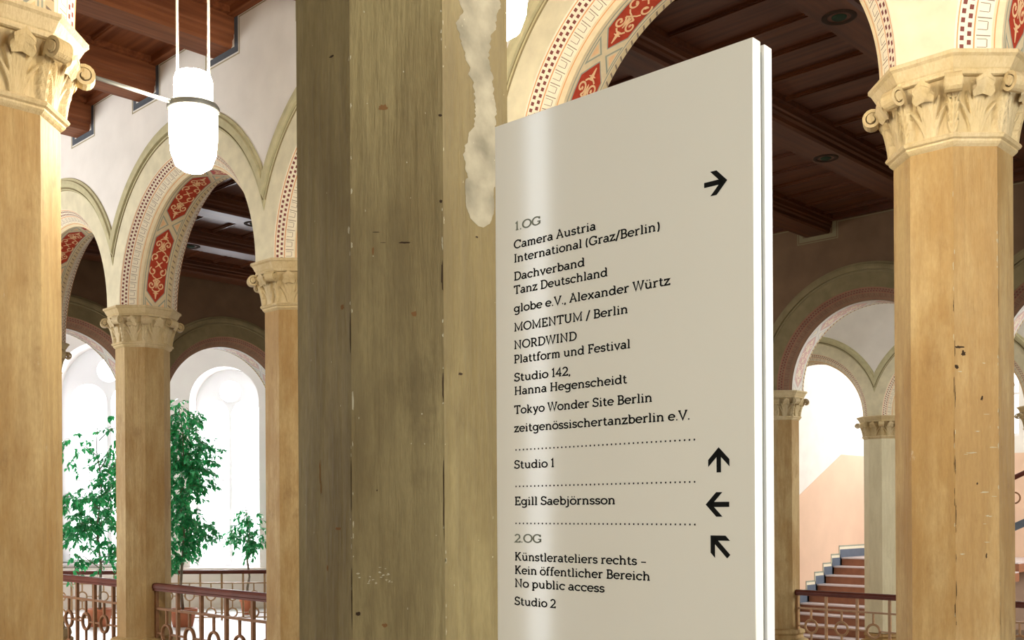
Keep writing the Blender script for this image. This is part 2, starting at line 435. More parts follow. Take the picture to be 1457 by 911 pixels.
def lining_mesh(mats):
    """painted arch lining: splays with dots and dentils, soffit with red panels"""
    mb = MB()
    zones = [(0, .010, 9), (.010, .016, 2), (.016, .084, 9), (.084, .091, 2), (.091, .165, 9), (.165, .176, 10), (.176, .182, 2), (.182, V_S0, 10),
             (V_S0, V_S0 + .022, 1), (V_S0 + .022, V_S0 + .030, 7), (V_S0 + .030, V_S1 - .052, 1), (V_S1 - .052, V_S1 - .044, 7), (V_S1 - .044, V_S1 - .036, 1), (V_S1 - .036, V_S1, 8),
             (V_S1, V_S1 + .03, 1), (V_S1 + .03, V_S1 + .036, 2), (V_S1 + .036, V_S1 + .12, 0), (V_S1 + .12, V_S1 + .127, 2), (V_S1 + .127, V_S1 + SPL - .012, 0), (V_S1 + SPL - .012, V_S1 + SPL, 2)]
    n = 72
    for v0, v1, m in zones:
        for i in range(n):
            a, b = pi * i / n, pi * (i + 1) / n
            mb.quad(lin(a, v0), lin(b, v0), lin(b, v1), lin(a, v1), m)
    OFF = 0.0012
    def patch(u0, u1, v0, v1, m, off=OFF, sub=1):
        for k in range(sub):
            a = u0 + (u1 - u0) * k / sub; b = u0 + (u1 - u0) * (k + 1) / sub
            mb.quad(lin(a, v0, off), lin(b, v0, off), lin(b, v1, off), lin(a, v1, off), m)
    # staggered dots and the dentil band, both splays
    nd = 96
    for i in range(nd):
        u = pi * (i + .5) / nd
        for base, sgn in ((0, 1), (V_S1 + SPL, -1)):
            patch(u - .009, u + .009, *sorted((base + sgn * .024, base + sgn * .042)), 3)
            patch(u + .007, u + .025, *sorted((base + sgn * .056, base + sgn * .074)), 3)
    nt_ = 46
    for i in range(nt_):
        u = pi * (i + .5) / nt_
        for base, sgn in ((0, 1), (V_S1 + SPL, -1)):
            f = lambda d: base + sgn * d
            patch(u - .029, u - .0245, *sorted((f(.096), f(.160))), 4)
            patch(u - .015, u - .012, *sorted((f(.100), f(.143))), 4)
            patch(u + .017, u + .020, *sorted((f(.100), f(.143))), 4)
            patch(u - .013, u + .018, *sorted((f(.143), f(.147))), 4)
    # rope edge
    nr = 60
    for i in range(nr):
        u = pi * (i + .5) / nr
        mb.quad(lin(u - .014, V_S1 - .033, OFF), lin(u - .002, V_S1 - .033, OFF), lin(u + .018, V_S1 - .003, OFF), lin(u + .004, V_S1 - .003, OFF), 4)
    # soffit panels
    vc = V_S0 + .030 + (2 * YS - .082) / 2
    hw = (2 * YS - .082) / 2 - .012
    def P(x, y, uc, off): return lin(uc + y / RI, vc + x, off)
    def ribbon(pts, wd, uc, m, off, taper=False):
        L = []
        for i, p in enumerate(pts):
            a = Vector(pts[max(i - 1, 0)]); b = Vector(pts[min(i + 1, len(pts) - 1)])
            t = (b - a).normalized(); nn = Vector((-t.y, t.x)); ww = 1.35 * wd * (1 - .75 * i / (len(pts) - 1)) if taper else 1.35 * wd
            q = Vector(p); L.append((q + nn * ww / 2, q - nn * ww / 2))
        for (a, b), (c, d) in zip(L[:-1], L[1:]):
            mb.quad(P(*a, uc, off), P(*c, uc, off), P(*d, uc, off), P(*b, uc, off), m)
    def hexa(uc, hl, hwid, point, m, off):
        k = 14
        ys = [-hl + 2 * hl * i / k for i in range(k + 1)]
        ys = sorted(set(ys + [-hl + point, hl - point]))
        wf = lambda y: hwid * min(1, max(0, (hl - abs(y)) / point))
        for a, b in zip(ys[:-1], ys[1:]):
            mb.quad(P(-wf(a), a, uc, off), P(wf(a), a, uc, off), P(wf(b), b, uc, off), P(-wf(b), b, uc, off), m)
    def arc2(cx, cy, r, a0, a1, n=12, r1=None):
        return [(cx + (r if r1 is None else r + (r1 - r) * i / n) * cos(radians(a0 + (a1 - a0) * i / n)),
                 cy + (r if r1 is None else r + (r1 - r) * i / n) * sin(radians(a0 + (a1 - a0) * i / n))) for i in range(n + 1)]
    pitch = pi / 4
    for k in range(4):
        uc = pitch * (k + .5)
        hl = .392
        hexa(uc, hl, hw + .006, .115, 1, OFF)
        hexa(uc, hl - .012, hw - .004, .112, 7, OFF * 1.4)
        hexa(uc, hl - .022, hw - .012, .106, 5, OFF * 1.9)
        off = OFF * 2.6
        for sy in (1, -1):
            for sx in (1, -1):
                def T(pts): return [(sx * x * 1.02, sy * y * 1.17) for x, y in pts]
                ribbon(T(arc2(.050, .058, .036, -60, 300, 18, .012)), .0095, uc, 6, off)          # inner scroll
                ribbon(T([(.032, .026), (.012, .012), (0, .0)]), .008, uc, 6, off)
                ribbon(T([(.050, .094), (.030, .110), (.012, .116), (0, .128)]), .008, uc, 6, off)
                ribbon(T(arc2(.048, .172, .038, 250, -110, 18, .012)), .0095, uc, 6, off)         # outer scroll
                ribbon(T([(.036, .137), (.014, .128), (0, .118)]), .009, uc, 6, off)
                ribbon(T([(.040, .208), (.022, .222), (0, .226)]), .009, uc, 6, off)
                ribbon(T([(0, .140), (.010, .165), (.024, .180)]), .013, uc, 6, off, True)        # inner palmette
                ribbon(T([(.046, .058), (.040, .052), (.046, .044)]), .012, uc, 6, off)
                ribbon(T([(.046, .174), (.038, .170), (.040, .160)]), .012, uc, 6, off)
                ribbon(T([(0, .228), (.012, .240), (.028, .238)]), .014, uc, 6, off, True)        # end fleur
            ribbon([(0, sy * .155), (0, sy * .190), (0, sy * .230)], .022, uc, 6, off, True)
            ribbon([(0, sy * .255), (0, sy * .290), (0, sy * .335)], .026, uc, 6, off, True)
        ribbon([(0, -.014), (0, 0.0), (0, .014)], .020, uc, 6, off)
    # triangles between the panels
    for k in range(5):
        uc = pitch * k
        for sx in (1, -1):
            for big, m, o2 in ((.97, 7, OFF * 1.2), (.72, 1, OFF * 1.7), (.46, 6, OFF * 2.2)):
                xb0, xc0, h = sx * (hw + .004), sx * .014, .098 * big
                g = (2 * xb0 + xc0) / 3
                xb, xc = g + (xb0 - g) * big, g + (xc0 - g) * big
                ys = [-h + 2 * h * i / 12 for i in range(13)]
                if k == 0: ys = [y for y in ys if y > -1e-9]
                if k == 4: ys = [y for y in ys if y < 1e-9]
                for ya, yb in zip(ys[:-1], ys[1:]):
                    xa_ = xb + (xc - xb) * (1 - abs(ya) / h); xb_ = xb + (xc - xb) * (1 - abs(yb) / h)
                    mb.quad(P(xb, ya, uc, o2), P(xa_, ya, uc, o2), P(xb_, yb, uc, o2), P(xb, yb, uc, o2), m)
    me = bpy.data.meshes.new('arch_lining')
    me.from_pydata(mb.v, [], mb.f)
    for mm in mats: me.materials.append(mm)
    me.polygons.foreach_set('material_index', mb.m); me.update()
    return me

def hood_mesh(mats):
    mb = MB()
    prof = [(RH - .085, 0), (RH - .080, -.010), (RH - .068, -.012), (RH - .066, -.004), (RH - .052, -.004), (RH - .050, -.026), (RH - .020, -.034), (RH + .012, -.034), (RH + .02, -.018), (RH + .045, -.014), (RH + .048, 0)]
    mi = [1, 0, 1, 1, 0, 0, 0, 0, 0, 0]
    th0 = acos(min(1, (S / 2) / (RH + .048)))
    th1 = acos(min(1, (S / 2) / (RH - .085)))
    ts = [th1 + (th0 - th1) * 0 for _ in range(1)]
    ts = [min(th0, th1) + (pi - 2 * min(th0, th1)) * i / 80 for i in range(81)]
    def pt(r, y, t):
        rb = S / 2 / max(abs(cos(t)), 1e-6)
        if r > rb:
            r = rb; y = 0
            for (ra, ya), (rc, yc) in zip(prof[:-1], prof[1:]):
                if ra <= rb <= rc: y = ya + (yc - ya) * (rb - ra) / max(rc - ra, 1e-6)
        return (r * cos(t), -HF + y, r * sin(t))
    for a, b in zip(ts[:-1], ts[1:]):
        for i in range(len(prof) - 1):
            q = [pt(*prof[i], a), pt(*prof[i], b), pt(*prof[i + 1], b), pt(*prof[i + 1], a)]
            clamped = all(abs(abs(p[0]) - S / 2) < 1e-6 for p in q)
            mb.add(q, [(0, 1, 2, 3)], 0 if clamped or min(a, pi - b) < th1 + .06 else mi[i])
    for t in (ts[0], ts[-1]):
        pass
    me = bpy.data.meshes.new('hood_moulding')
    me.from_pydata(mb.v, [], mb.f)
    for mm in mats: me.materials.append(mm)
    me.polygons.foreach_set('material_index', mb.m); me.update()
    return me

LIN = lining_mesh([M['ivory'], M['cream'], M['orange'], M['dot'], M['tick'], M['red'], M['scroll'], M['sage'], M['rope'], M['ivory'], M['cream']])
LIN_D = lining_mesh([M['ivory'], M['overlit_soffit'], M['shaded_line'], M['dot'], M['dot'], M['overlit_rose'], M['ivory'], M['overlit_sage'], M['rope'], M['shaded_band'], M['shaded_band']])  # hall lining: shade painted into the splays, overexposure into the soffit
HOOD_L = hood_mesh([M['olive_dark'], M['groove']])
HOOD_D = hood_mesh([M['shaded_olive'], M['groove']])

def arcade(name, label, origins, rot, zspr, zt, mats, hood):
    """a wall of arched bays as one structure, linings and hoods as its parts"""
    mb = MB(); bw = bay_wall(zt, None)
    cr, sr = cos(rot), sin(rot)
    for (x, y) in origins:
        mb.v_off = len(mb.v)
        o = len(mb.v)
        mb.v += [(x + p[0] * cr - p[1] * sr, y + p[0] * sr + p[1] * cr, zspr + p[2]) for p in bw.v]
        mb.f += [tuple(i + o for i in f) for f in bw.f]; mb.m += bw.m; mb.sm += bw.sm
    wall = mb.build(name, mats)
    structure(wall, label, 'wall')
    for (x, y) in origins:
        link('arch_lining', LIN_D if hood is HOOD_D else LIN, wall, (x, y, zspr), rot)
        if hood: link('hood_moulding', hood, wall, (x, y, zspr), rot)
    return wall

# ------------------------------------------------------------------ the big structure
ZT1 = Z_CEIL - H
wall_mid = arcade('wall_middle', 'white arcaded wall with olive hood mouldings between corridor and hall', [(XE + S * (.5 - k), Y1) for k in range(0, 6)], 0, H, ZT1, [M['white'], M['olive']], HOOD_L)
wall_near = arcade('wall_near', 'arcaded wall overhead carried by the nearest columns', [(XM + S * (.5 - k), Y0 + .012) for k in range(0, 4)], 0, H, ZT1, [M['white'], M['olive']], HOOD_L)
ZT2 = ZR_CEIL - ZR_SPR
wall_left_hall = arcade('wall_left', 'dim arcaded wall at the left end of the dark hall', [(XA, Y1 + S * (k + .5)) for k in range(3)], pi / 2, ZR_SPR, ZT2, [M['shaded_wall'], M['shaded_olive']], HOOD_D)
wall_back = arcade('wall_back', 'dim arcaded wall in front of the stairwell', [(XR + S * (k + .5), Y2) for k in range(6)], 0, ZR_SPR, ZT2, [M['shaded_wall'], M['shaded_olive']], HOOD_D)
X3, Y3 = -8.16, 17.70
wall_stair = arcade('wall_stairwell', 'white and olive arcaded wall inside the stairwell', [(X3 + S * (k + .5), Y3) for k in (-1, 0, 1)], 0, EYE + 1.585, 2.9, [M['white'], M['olive']], HOOD_L)

def slab(name, x0, y0, z0, x1, y1, z1, mat, parent=None, label=None, cat=None):
    mb = MB(); mb.box(x0, y0, z0, x1, y1, z1)
    o = mb.build(name, mat, parent)
    if parent is None: structure(o, label, cat)
    return o

# floors
slab('floor_corridor', -19, -2.9, -.3, 3.6, Y1 + HF, 0, M['floor_tan'])
slab('floor_hall', -30, Y1 + HF, ZR_FLOOR - .3, 2, Y2 + .42, ZR_FLOOR, M['floor_pale'])
slab('floor_chamber', -30, Y2 + .42, ZR_FLOOR - .3, -11.2, 26, ZR_FLOOR, M['floor_pale'])
ZW = EYE - 2.58
slab('floor_stairwell', -10.9, Y2 + .42, ZW - .3, 2, 26, ZW, M['floor_tan'])
slab('wall_floor_edge', -10.9, Y2 + .38, ZW, 2, Y2 + .42, ZR_FLOOR - .3, M['beige_wall'])
# closing walls behind and beside the camera, with their window openings
ZT = Z_CEIL + .25
def wall_with_openings(name, length, z0, z1, thick, holes, mat, loc, rotz, label=None):
    me = flat_shape([(0, z0), (length, z0), (length, z1), (0, z1)], holes, thick)
    me.materials.clear(); me.materials.append(mat)
    o = link(name, me, None, loc, rotz)
    return structure(o, label, 'wall')
rect = lambda x0, z0, x1, z1: [(x0, z0), (x1, z0), (x1, z1), (x0, z1)]
wall_with_openings('wall_rear', 22.6, 0, ZT, .25, [rect(13.99, .6, 14.43, 5.4), rect(19.1, 1.0, 21.3, 4.2), rect(4.2, 1.2, 6.2, 4.6), rect(.8, 1.2, 2.8, 4.6)], M['dim_wall'], (-19, -2.6, 0), 0)
wall_with_openings('wall_right', 8.2, 0, ZT, .25, [rect(4.1, 1.1, 6.5, 4.7)], M['dim_wall'], (3.3, -2.9, 0), pi / 2)
wall_with_openings('wall_corridor_end', 8.2, 0, ZT, .25, [rect(5.0, .9, 7.0, 4.4)], M['dim_wall'], (-19, -2.9, 0), pi / 2)
slab('wall_corridor_side', XE + S, Y1 - HF, 0, 3.5, Y1 + HF, ZT, M['white'])
slab('wall_corridor_far', -19.1, Y1 - HF, 0, XA, Y1 + HF, ZT, M['white'])
slab('wall_hall_side', XR + 6 * S, Y1 + HF, ZR_FLOOR, XR + 6 * S + .3, Y2 + HF, ZR_CEIL + .3, M['shaded_wall'])

# corridor ceiling: boards, battens, beams; slate border stepping round the beam ends
def ceiling(name, x0, x1, y0, y1, z, zb, beam_xs, bw_, mats, batten_dy, trims, rosettes, label):
    mb = MB(); mb.box(x0, y0, z, x1, y1, z + .2)
    ce = structure(mb.build(name, mats[0]), label, 'ceiling')
    for bx in beam_xs:
        h = bw_ / 2; b = MB()
        pr = [(bx - h, z), (bx - h, zb + .115), (bx - h + .012, zb + .10), (bx - h + .012, zb + .075), (bx - h + .035, zb + .06), (bx - h + .035, zb + .02), (bx - h + .055, zb), (bx + h - .055, zb),
              (bx + h - .035, zb + .02), (bx + h - .035, zb + .06), (bx + h - .012, zb + .075), (bx + h - .012, zb + .10), (bx + h, zb + .115), (bx + h, z)]
        b.prism(pr, y0, y1)
        bo = b.build('ceiling_beam', mats[1], ce)
        for ry in rosettes:
            r = MB(); r.lathe([(.001, zb - .012), (.045, zb - .012), (.055, zb - .004), (.055, zb + .01)], 24, 0, bx, ry)
            r.lathe([(.085, zb + .01), (.085, zb - .006), (.11, zb - .010), (.125, zb - .004), (.125, zb + .01)], 28, 1, bx, ry)
            r.build('rosette', [M['rosette_green'], M['rosette_ring']], bo)
    xs = sorted(beam_xs)
    bt = MB()
    yy = y0 + batten_dy / 2
    while yy < y1 - .06:
        for a, b_ in zip(xs[:-1], xs[1:]):
            bt.box(a + bw_ / 2, yy - .028, z - .022, b_ - bw_ / 2, yy + .028, z)
            bt.box(a + bw_ / 2, yy - .012, z - .034, b_ - bw_ / 2, yy + .012, z - .022)
        yy += batten_dy
    for a, b_ in zip(xs[:-1], xs[1:]):              # cornice strips along the walls and beams
        for ya, yb in ((y0, y0 + .07), (y1 - .07, y1)):
            bt.box(a + bw_ / 2, ya, z - .06, b_ - bw_ / 2, yb, z)
        bt.box(a + bw_ / 2, y0, z - .05, a + bw_ / 2 + .045, y1, z); bt.box(b_ - bw_ / 2 - .045, y0, z - .05, b_ - bw_ / 2, y1, z)
    bt.build('board_battens', mats[0], ce)
    return ce

def border(name, xs, bw_, z, zb, y, parent, mats):
    """stepped painted border under the ceiling on a wall face at y (facing -y)"""
    g, l = .055, .012
    mb = MB(); h = bw_ / 2
    for a, b_ in zip(xs[:-1], xs[1:]):
        x0, x1 = a + h, b_ - h
        def strip(d0, d1, m, yo):
            za, zc = z - d0, z - d1
            wa, wc = d0, d1
            yq = y - yo
            mb.quad((x0 + wa, yq, za), (x1 - wa, yq, za), (x1 - wc, yq, zc), (x0 + wc, yq, zc), m)
            mb.quad((x1 - wa, yq, za), (x1 - wa, yq, zb - d0), (x1 - wc, yq, zb - d1), (x1 - wc, yq, zc), m)
            mb.quad((x1 - wa, yq, zb - d0), (x1 + bw_ + wa, yq, zb - d0), (x1 + bw_ + wc, yq, zb - d1), (x1 - wc, yq, zb - d1), m)
            mb.quad((x1 + bw_ + wa, yq, zb - d0), (x1 + bw_ + wa, yq, za), (x1 + bw_ + wc, yq, zc), (x1 + bw_ + wc, yq, zb - d1), m)
        strip(0, g, 0, .003)
        strip(g + .014, g + .014 + l, 1, .003)
    return mb.build(name, mats, parent)

bx1 = [-9.296 + 1.3575 * k for k in range(-6, 9)]
ceil1 = ceiling('ceiling_corridor', -19, 3.6, Y0 + HF, Y1 - HF, Z_CEIL, Z_BEAM, bx1, .39, [M['wood_x'], M['wood_y']], .62, True, [], 'red-brown panelled wooden ceiling with beams over the corridor')
border('ceiling_border', bx1, .39, Z_CEIL, Z_BEAM, Y1 - HF, wall_mid, [M['trim_grey'], M['trim_line']])
slab('ceiling_front', -19, -2.9, Z_CEIL, 3.6, Y0 + HF, Z_CEIL + .2, M['wood_x'])
bx2 = [-6.74 + 1.56 * k for k in range(-5, 5)]
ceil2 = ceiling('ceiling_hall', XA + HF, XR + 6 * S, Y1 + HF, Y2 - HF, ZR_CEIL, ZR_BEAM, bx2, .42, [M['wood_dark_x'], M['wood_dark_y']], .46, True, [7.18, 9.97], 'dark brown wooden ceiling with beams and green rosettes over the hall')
border('ceiling_border', bx2, .42, ZR_CEIL, ZR_BEAM, Y2 - HF, wall_back, [M['groove'], M['groove']])

# ------------------------------------------------------------------ columns
def octa(R, z, rot=22.5, n=8):
    return [(R * cos(radians(rot + 360 / n * i)), R * sin(radians(rot + 360 / n * i)), z) for i in range(n)]

RS = 0.2587
def shaft_mesh(h):
    mb = MB()
    mb.rings([octa(RS, .42), octa(RS, h - .392)])
    return mb.mesh('shaft', [M['stone']])
def base_mesh():
    mb = MB()
    mb.rings([octa(.40, 0), octa(.40, .16), octa(.37, .18), octa(.385, .22), octa(.37, .27), octa(.31, .29), octa(.30, .33), octa(.33, .36), octa(.32, .40), octa(RS, .42)])
    return mb.mesh('column_base', [M['stone']])

def capital_mesh():
    """bell carved with a broad leaf on each face, half leaves and a scroll at each corner; z = 0 at the abacus top"""
    mb = MB()
    zb0, zt0 = -.345, -.095
    nu, nw = 52, 36
    def bell(t): return .258 + .046 * t ** 2.2
    def relief(u, t):
        x, y, r_ = u * .5, t, 0.0
        for i in range(-3, 4):                       # seven fingers of the broad face leaf
            Hi = 1.0 - .11 * abs(i) ** 1.25; k = .118 * i * (1 if abs(i) < 3 else 1.06)
            if 0 <= y < Hi:
                q = y / Hi
                p = x - k * (.25 + .75 * q ** 1.9)
                w_ = .072 * sqrt(1 - q ** 5) * (.62 + .38 * q)
                if abs(p) < w_: r_ = max(r_, (.019 + .029 * y) * sqrt(1 - (p / w_) ** 2) + .003 - .010 * math.exp(-(p / .014) ** 2))
        xc = .5 - abs(x)                              # corner leaf: a stem with toothed lobes
        if y < .84:
            w_ = .050 * sqrt(1 - (y / .84) ** 4)
            if xc < w_: r_ = max(r_, (.026 + .028 * y) * sqrt(1 - (xc / w_) ** 2 * .8))
        for y0 in (.02, .17, .32, .47):
            q = (y - y0) / .24
            if 0 <= q < 1:
                p = xc - .028 - .085 * q ** .8
                w_ = .036 * sqrt(1 - q ** 4)
                if abs(p) < w_: r_ = max(r_, (.026 + .026 * y) * sqrt(1 - (p / w_) ** 2) + .002)
        return r_
    REL = [[relief(-1 + 2 * i / nu, j / nw) for i in range(nu + 1)] for j in range(nw + 1)]
    for k in range(8):
        a0, a1 = radians(22.5 + 45 * k), radians(67.5 + 45 * k); am = (a0 + a1) / 2
        verts, faces = [], []
        for j in range(nw + 1):
            t = j / nw
            for i in range(nu + 1):
                u = -1 + 2 * i / nu
                R = bell(t); ap = R * cos(pi / 8); half = R * sin(pi / 8)
                o = REL[j][i]; q_ = 1 + o / R
                ap *= q_; tx = u * half * q_
                verts.append((ap * cos(am) - tx * sin(am), ap * sin(am) + tx * cos(am), zb0 + (zt0 - zb0) * t))
        for j in range(nw):
            for i in range(nu):
                q = j * (nu + 1) + i
                faces.append((q, q + 1, q + nu + 2, q + nu + 1))
        mb.add(verts, faces, 0, True)
        # leaf tip curling out in the middle of the face
        prof = [(.312, -.172), (.326, -.154), (.338, -.136), (.346, -.122), (.351, -.110), (.352, -.101)]
        rr = []
        for i, (r_, z) in enumerate(prof):
            wd = (.040, .050, .036, .042, .024, .004)[i]
            cr, sr = cos(am), sin(am)
            rr.append([(r_ * cr - s_ * wd * sr, r_ * sr + s_ * wd * cr, z + zz - abs(s_) * .012) for s_, zz in ((-1, 0), (0, .004), (1, 0), (1, -.016), (0, -.016), (-1, -.016))])
        mb.rings(rr, 0)
        # corner scroll
        ca, sa = cos(a0), sin(a0)
        sp = [(.298, -.190), (.304, -.160), (.315, -.130), (.335, -.108)]
        cx, cz = .354, -.148
        for i in range(25):
            t = i / 24; ang = radians(110 - 560 * t); rr_ = .043 * (1 - .72 * t)
            sp.append((cx + rr_ * cos(ang), cz + rr_ * sin(ang)))
        wv, th = .036, .0075
        rr = []
        for i, p in enumerate(sp):
            q0 = Vector(sp[max(i - 1, 0)]); q1 = Vector(sp[min(i + 1, len(sp) - 1)])
            t_ = (q1 - q0).normalized(); nn = Vector((-t_.y, t_.x)) * th
            ww = wv * (.55 + .45 * min(1, i / 5)) * (1 if i < 20 else 1.12)
            rr.append([((p[0] + s1 * nn.x) * ca - s2 * ww * sa, (p[0] + s1 * nn.x) * sa + s2 * ww * ca, p[1] + s1 * nn.y) for s1, s2 in ((1, -1), (1, 1), (-1, 1), (-1, -1))])
        mb.rings(rr, 0)
        # eye of the scroll
        ring = []
        for s2 in (-.042, .042):
            ring.append([((cx + .014 * cos(b)) * ca - s2 * sa, (cx + .014 * cos(b)) * sa + s2 * ca, cz + .014 * sin(b)) for b in [2 * pi * q / 10 for q in range(10)]])
        mb.rings(ring, 0)
    return mb.mesh('capital', [M['capital']])

def necking_mesh():
    mb = MB()
    mb.rings([octa(RS, -.395), octa(.272, -.385), octa(.280, -.376), octa(.280, -.368), octa(.292, -.362), octa(.298, -.352), octa(.292, -.342), octa(.262, -.338)])
    return mb.mesh('necking', [M['capital']])
def abacus_mesh():
    mb = MB()
    mb.rings([octa(.318, -.10), octa(.330, -.096), octa(.334, -.086), octa(.330, -.075), octa(.336, -.070), octa(.345, -.055), octa(.360, -.030), octa(.374, -.020), octa(.374, -.004), octa(.366, 0)])
    return mb.mesh('abacus', [M['capital']])

CAP, NECK, ABA, BASE = capital_mesh(), necking_mesh(), abacus_mesh(), base_mesh()
SHAFT = shaft_mesh(H)
def build_column(h, label, loc, group, shaft=None):
    t = thing('octagonal_column', label, 'column', loc, 0, group)
    link('shaft', shaft or SHAFT, t)
    link('column_base', BASE, t)
    c = link('capital', CAP, t, (0, 0, h))
    link('necking', NECK, c); link('abacus', ABA, c)
    return t
G1 = 'columns of the white arcade'
col_E = build_column(H, 'tall ochre octagonal column with carved capital right of the sign', (XE, Y1, 0), G1)
MIDDLE = {'shaft': M['stone']}
dup(col_E, (XE - S, Y1, 0), 0, 'octagonal column standing directly behind the white sign', G1)
dup(col_E, (XE - 2 * S, Y1, 0), 0, 'octagonal column partly hidden by the left edge of the nearest pillar', G1)
dup(col_E, (XE - 3 * S, Y1, 0), 0, 'octagonal column below the lit lamp where two railings meet', G1)
dup(col_E, (XE - 4 * S, Y1, 0), 0, 'octagonal column whose capital edge peeks out behind the leftmost pillar', G1)
G0 = 'nearest row of columns'
col_L = dup(col_E, (XM - S, Y0 + .027, 0), 0, 'ochre octagonal column cut off by the left edge of the photo', G0)
col_M = dup(col_E, (XM, Y0, 0), 0, 'large grimy olive octagonal pillar left of the sign', G0, {'shaft': M['stone_grimy']})
dup(col_E, (XM - 2 * S, Y0 + .027, 0), 0, 'octagonal column of the nearest row beyond the left edge', G0)
# the lower columns of the hall behind
h2 = ZR_SPR - ZR_FLOOR
G2 = 'columns of the dark hall'
SH2 = shaft_mesh(h2)
col_w = build_column(h2, 'brown octagonal column just right of the sign edge, behind its railing', (XR + 3 * S, Y2, ZR_FLOOR), G2, SH2)
dup(col_w, (XR + 4 * S, Y2, ZR_FLOOR), 0, 'octagonal hall column hidden behind the tall column right of the sign', G2)
dup(col_w, (XA, Y1 + S, ZR_FLOOR), 0, 'octagonal hall column behind the column below the lamp', G2)
dup(col_w, (XA, Y1 + 2 * S, ZR_FLOOR), 0, 'octagonal hall column beside the bright window, only its capital edge showing', G2)
dup(col_w, (XR + 5 * S, Y2, ZR_FLOOR), 0, 'octagonal hall column beyond the right edge', G2)
dup(col_w, (XR + 2 * S, Y2, ZR_FLOOR), 0, 'octagonal hall column hidden behind the middle of the sign', G2)
dup(col_w, (XR + S, Y2, ZR_FLOOR), 0, 'octagonal hall column hidden where the grimy pillar meets the sign', G2)
dup(col_w, (XA, Y2, ZR_FLOOR), 0, 'octagonal corner column of the hall hidden behind the grimy pillar', G2)
h3 = EYE + 1.585 - ZW
SH3 = shaft_mesh(h3)
col_s = build_column(h3, 'pale greenish octagonal column at the foot of the stairs', (X3, Y3, ZW), 'stairwell columns', SH3)
for ch in col_s.children:
    if ch.name.startswith('shaft'):
        ch.data = ch.data.copy(); ch.data.materials[0] = M['stone_grey']
        ch.scale = (1.2, 1.2, 1)
    elif ch.name.startswith('capital'): ch.scale = (1.15, 1.15, 1)

dup(col_s, (X3 + S, Y3, ZW), 0, 'pale greenish stairwell column hidden right of the tall ochre column', 'stairwell columns')

# wear marks on the big pillar: facet index 5 faces the corridor front, 6 the viewer, 7 the right
def facet_pt(i, t, z, off=.0006):
    a0, a1 = radians(22.5 + 45 * i), radians(67.5 + 45 * i); am = (a0 + a1) / 2
    x = RS * (cos(a0) * (1 - t) + cos(a1) * t) + off * cos(am); y = RS * (sin(a0) * (1 - t) + sin(a1) * t) + off * sin(am)
    return (x, y, z)
def blob(mb, i, t, z, wt, wz, n=14, mat=0, rag=.35, off=.0006):
    pts = []
    for k in range(n):
        a = 2 * pi * k / n; q = 1 + random.uniform(-rag, rag)
        pts.append(facet_pt(i, min(.995, max(.005, t + wt * q * cos(a))), z + wz * q * sin(a), off))
    mb.add(pts, [tuple(range(n))], mat)
ZP = lambda py: EYE + (726 - py) / 668.0
ZP7 = lambda py: EYE + (726 - py) / 640.0
mb = MB()
EDGE = [(-130, .34, .80), (-10, .30, .86), (50, .30, .78), (95, .40, .74), (130, .46, .78), (170, .47, .77), (205, .40, .80), (245, .34, .78), (275, .33, .76), (300, .34, .77), (316, .42, .70), (324, .54, .60)]
def edge_at(py):
    for (ya, la, ra), (yb, lb, rb) in zip(EDGE[:-1], EDGE[1:]):
        if ya <= py <= yb:
            f = (py - ya) / (yb - ya); return la + (lb - la) * f, ra + (rb - ra) * f
    return EDGE[-1][1:]
rows = []; wl = wr = 0.0
for k in range(170):
    py = -130 + 454 * k / 169
    wl = .92 * wl + random.uniform(-.026, .026); wr = .92 * wr + random.uniform(-.022, .022)
    l_, r_ = edge_at(py); q = 1 if py < 262 else .25
    rows.append((facet_pt(7, l_ + wl * q, ZP7(py), .0005), facet_pt(7, r_ + wr * q, ZP7(py), .0005)))
for (a, b), (c, d) in zip(rows[:-1], rows[1:]): mb.quad(a, b, d, c)
mb.build('plaster_patch', M['patch'], col_M)
mb = MB()
for k in range(46):
    i, e = random.choice(((6, .010), (6, .990), (5, .992), (7, .008)))
    blob(mb, i, e, ZP(random.uniform(-20, 905)), random.uniform(.004, .011), random.uniform(.0015, .008), 9, rag=.5)
for k in range(44):
    blob(mb, random.choice((5, 6, 7)), random.random(), ZP(random.uniform(0, 905)), random.uniform(.003, .008), random.uniform(.0008, .0025), 7, rag=.5)
for k in range(22):
    blob(mb, 6, random.uniform(.04, .42), ZP(random.gauss(828, 8)), random.uniform(.006, .018), random.uniform(.0007, .002), 8, rag=.5)
blob(mb, 6, .012, ZP(568), .012, .022, 12, rag=.3); blob(mb, 5, .97, ZP(325), .02, .008, 12, rag=.3)
mb.build('chipped_paint', M['chip'], col_M)
mb = MB()
for (i, t, py, a, b) in ((6, .58, 343, .065, .0018), (6, .28, 328, .04, .0008), (5, .68, 64, .04, .0025), (6, .975, 161, .02, .003), (6, .975, 284, .015, .003), (6, .27, 697, .008, .002), (6, .06, 873, .03, .004), (7, .24, 528, .03, .003), (7, .5, 323, .02, .002),
                         (5, .990, 470, .012, .04), (6, .990, 390, .014, .03), (6, .992, 552, .010, .03), (6, .992, 705, .008, .09), (5, .990, 690, .008, .06), (5, .990, 850, .010, .06), (6, .35, 343, .03, .0006)):
    blob(mb, i, t, ZP(py), a, b, 16, rag=.25)
mb.build('scuff_marks', M['scuff'], col_M)
mb = MB()
for (i, t, py, a, b) in ((5, .42, 668, .012, .024), (5, .44, 690, .010, .016), (5, .75, 752, .05, .003), (5, .55, 810, .012, .007), (5, .85, 432, .03, .005), (6, .35, 890, .03, .004), (6, .36, 150, .05, .006), (6, .68, 445, .03, .005), (6, .24, 355, .010, .008)):
    blob(mb, i, t, ZP(py), a, b, 16, rag=.3)
mb.build('rust_stains', M['rust'], col_M)

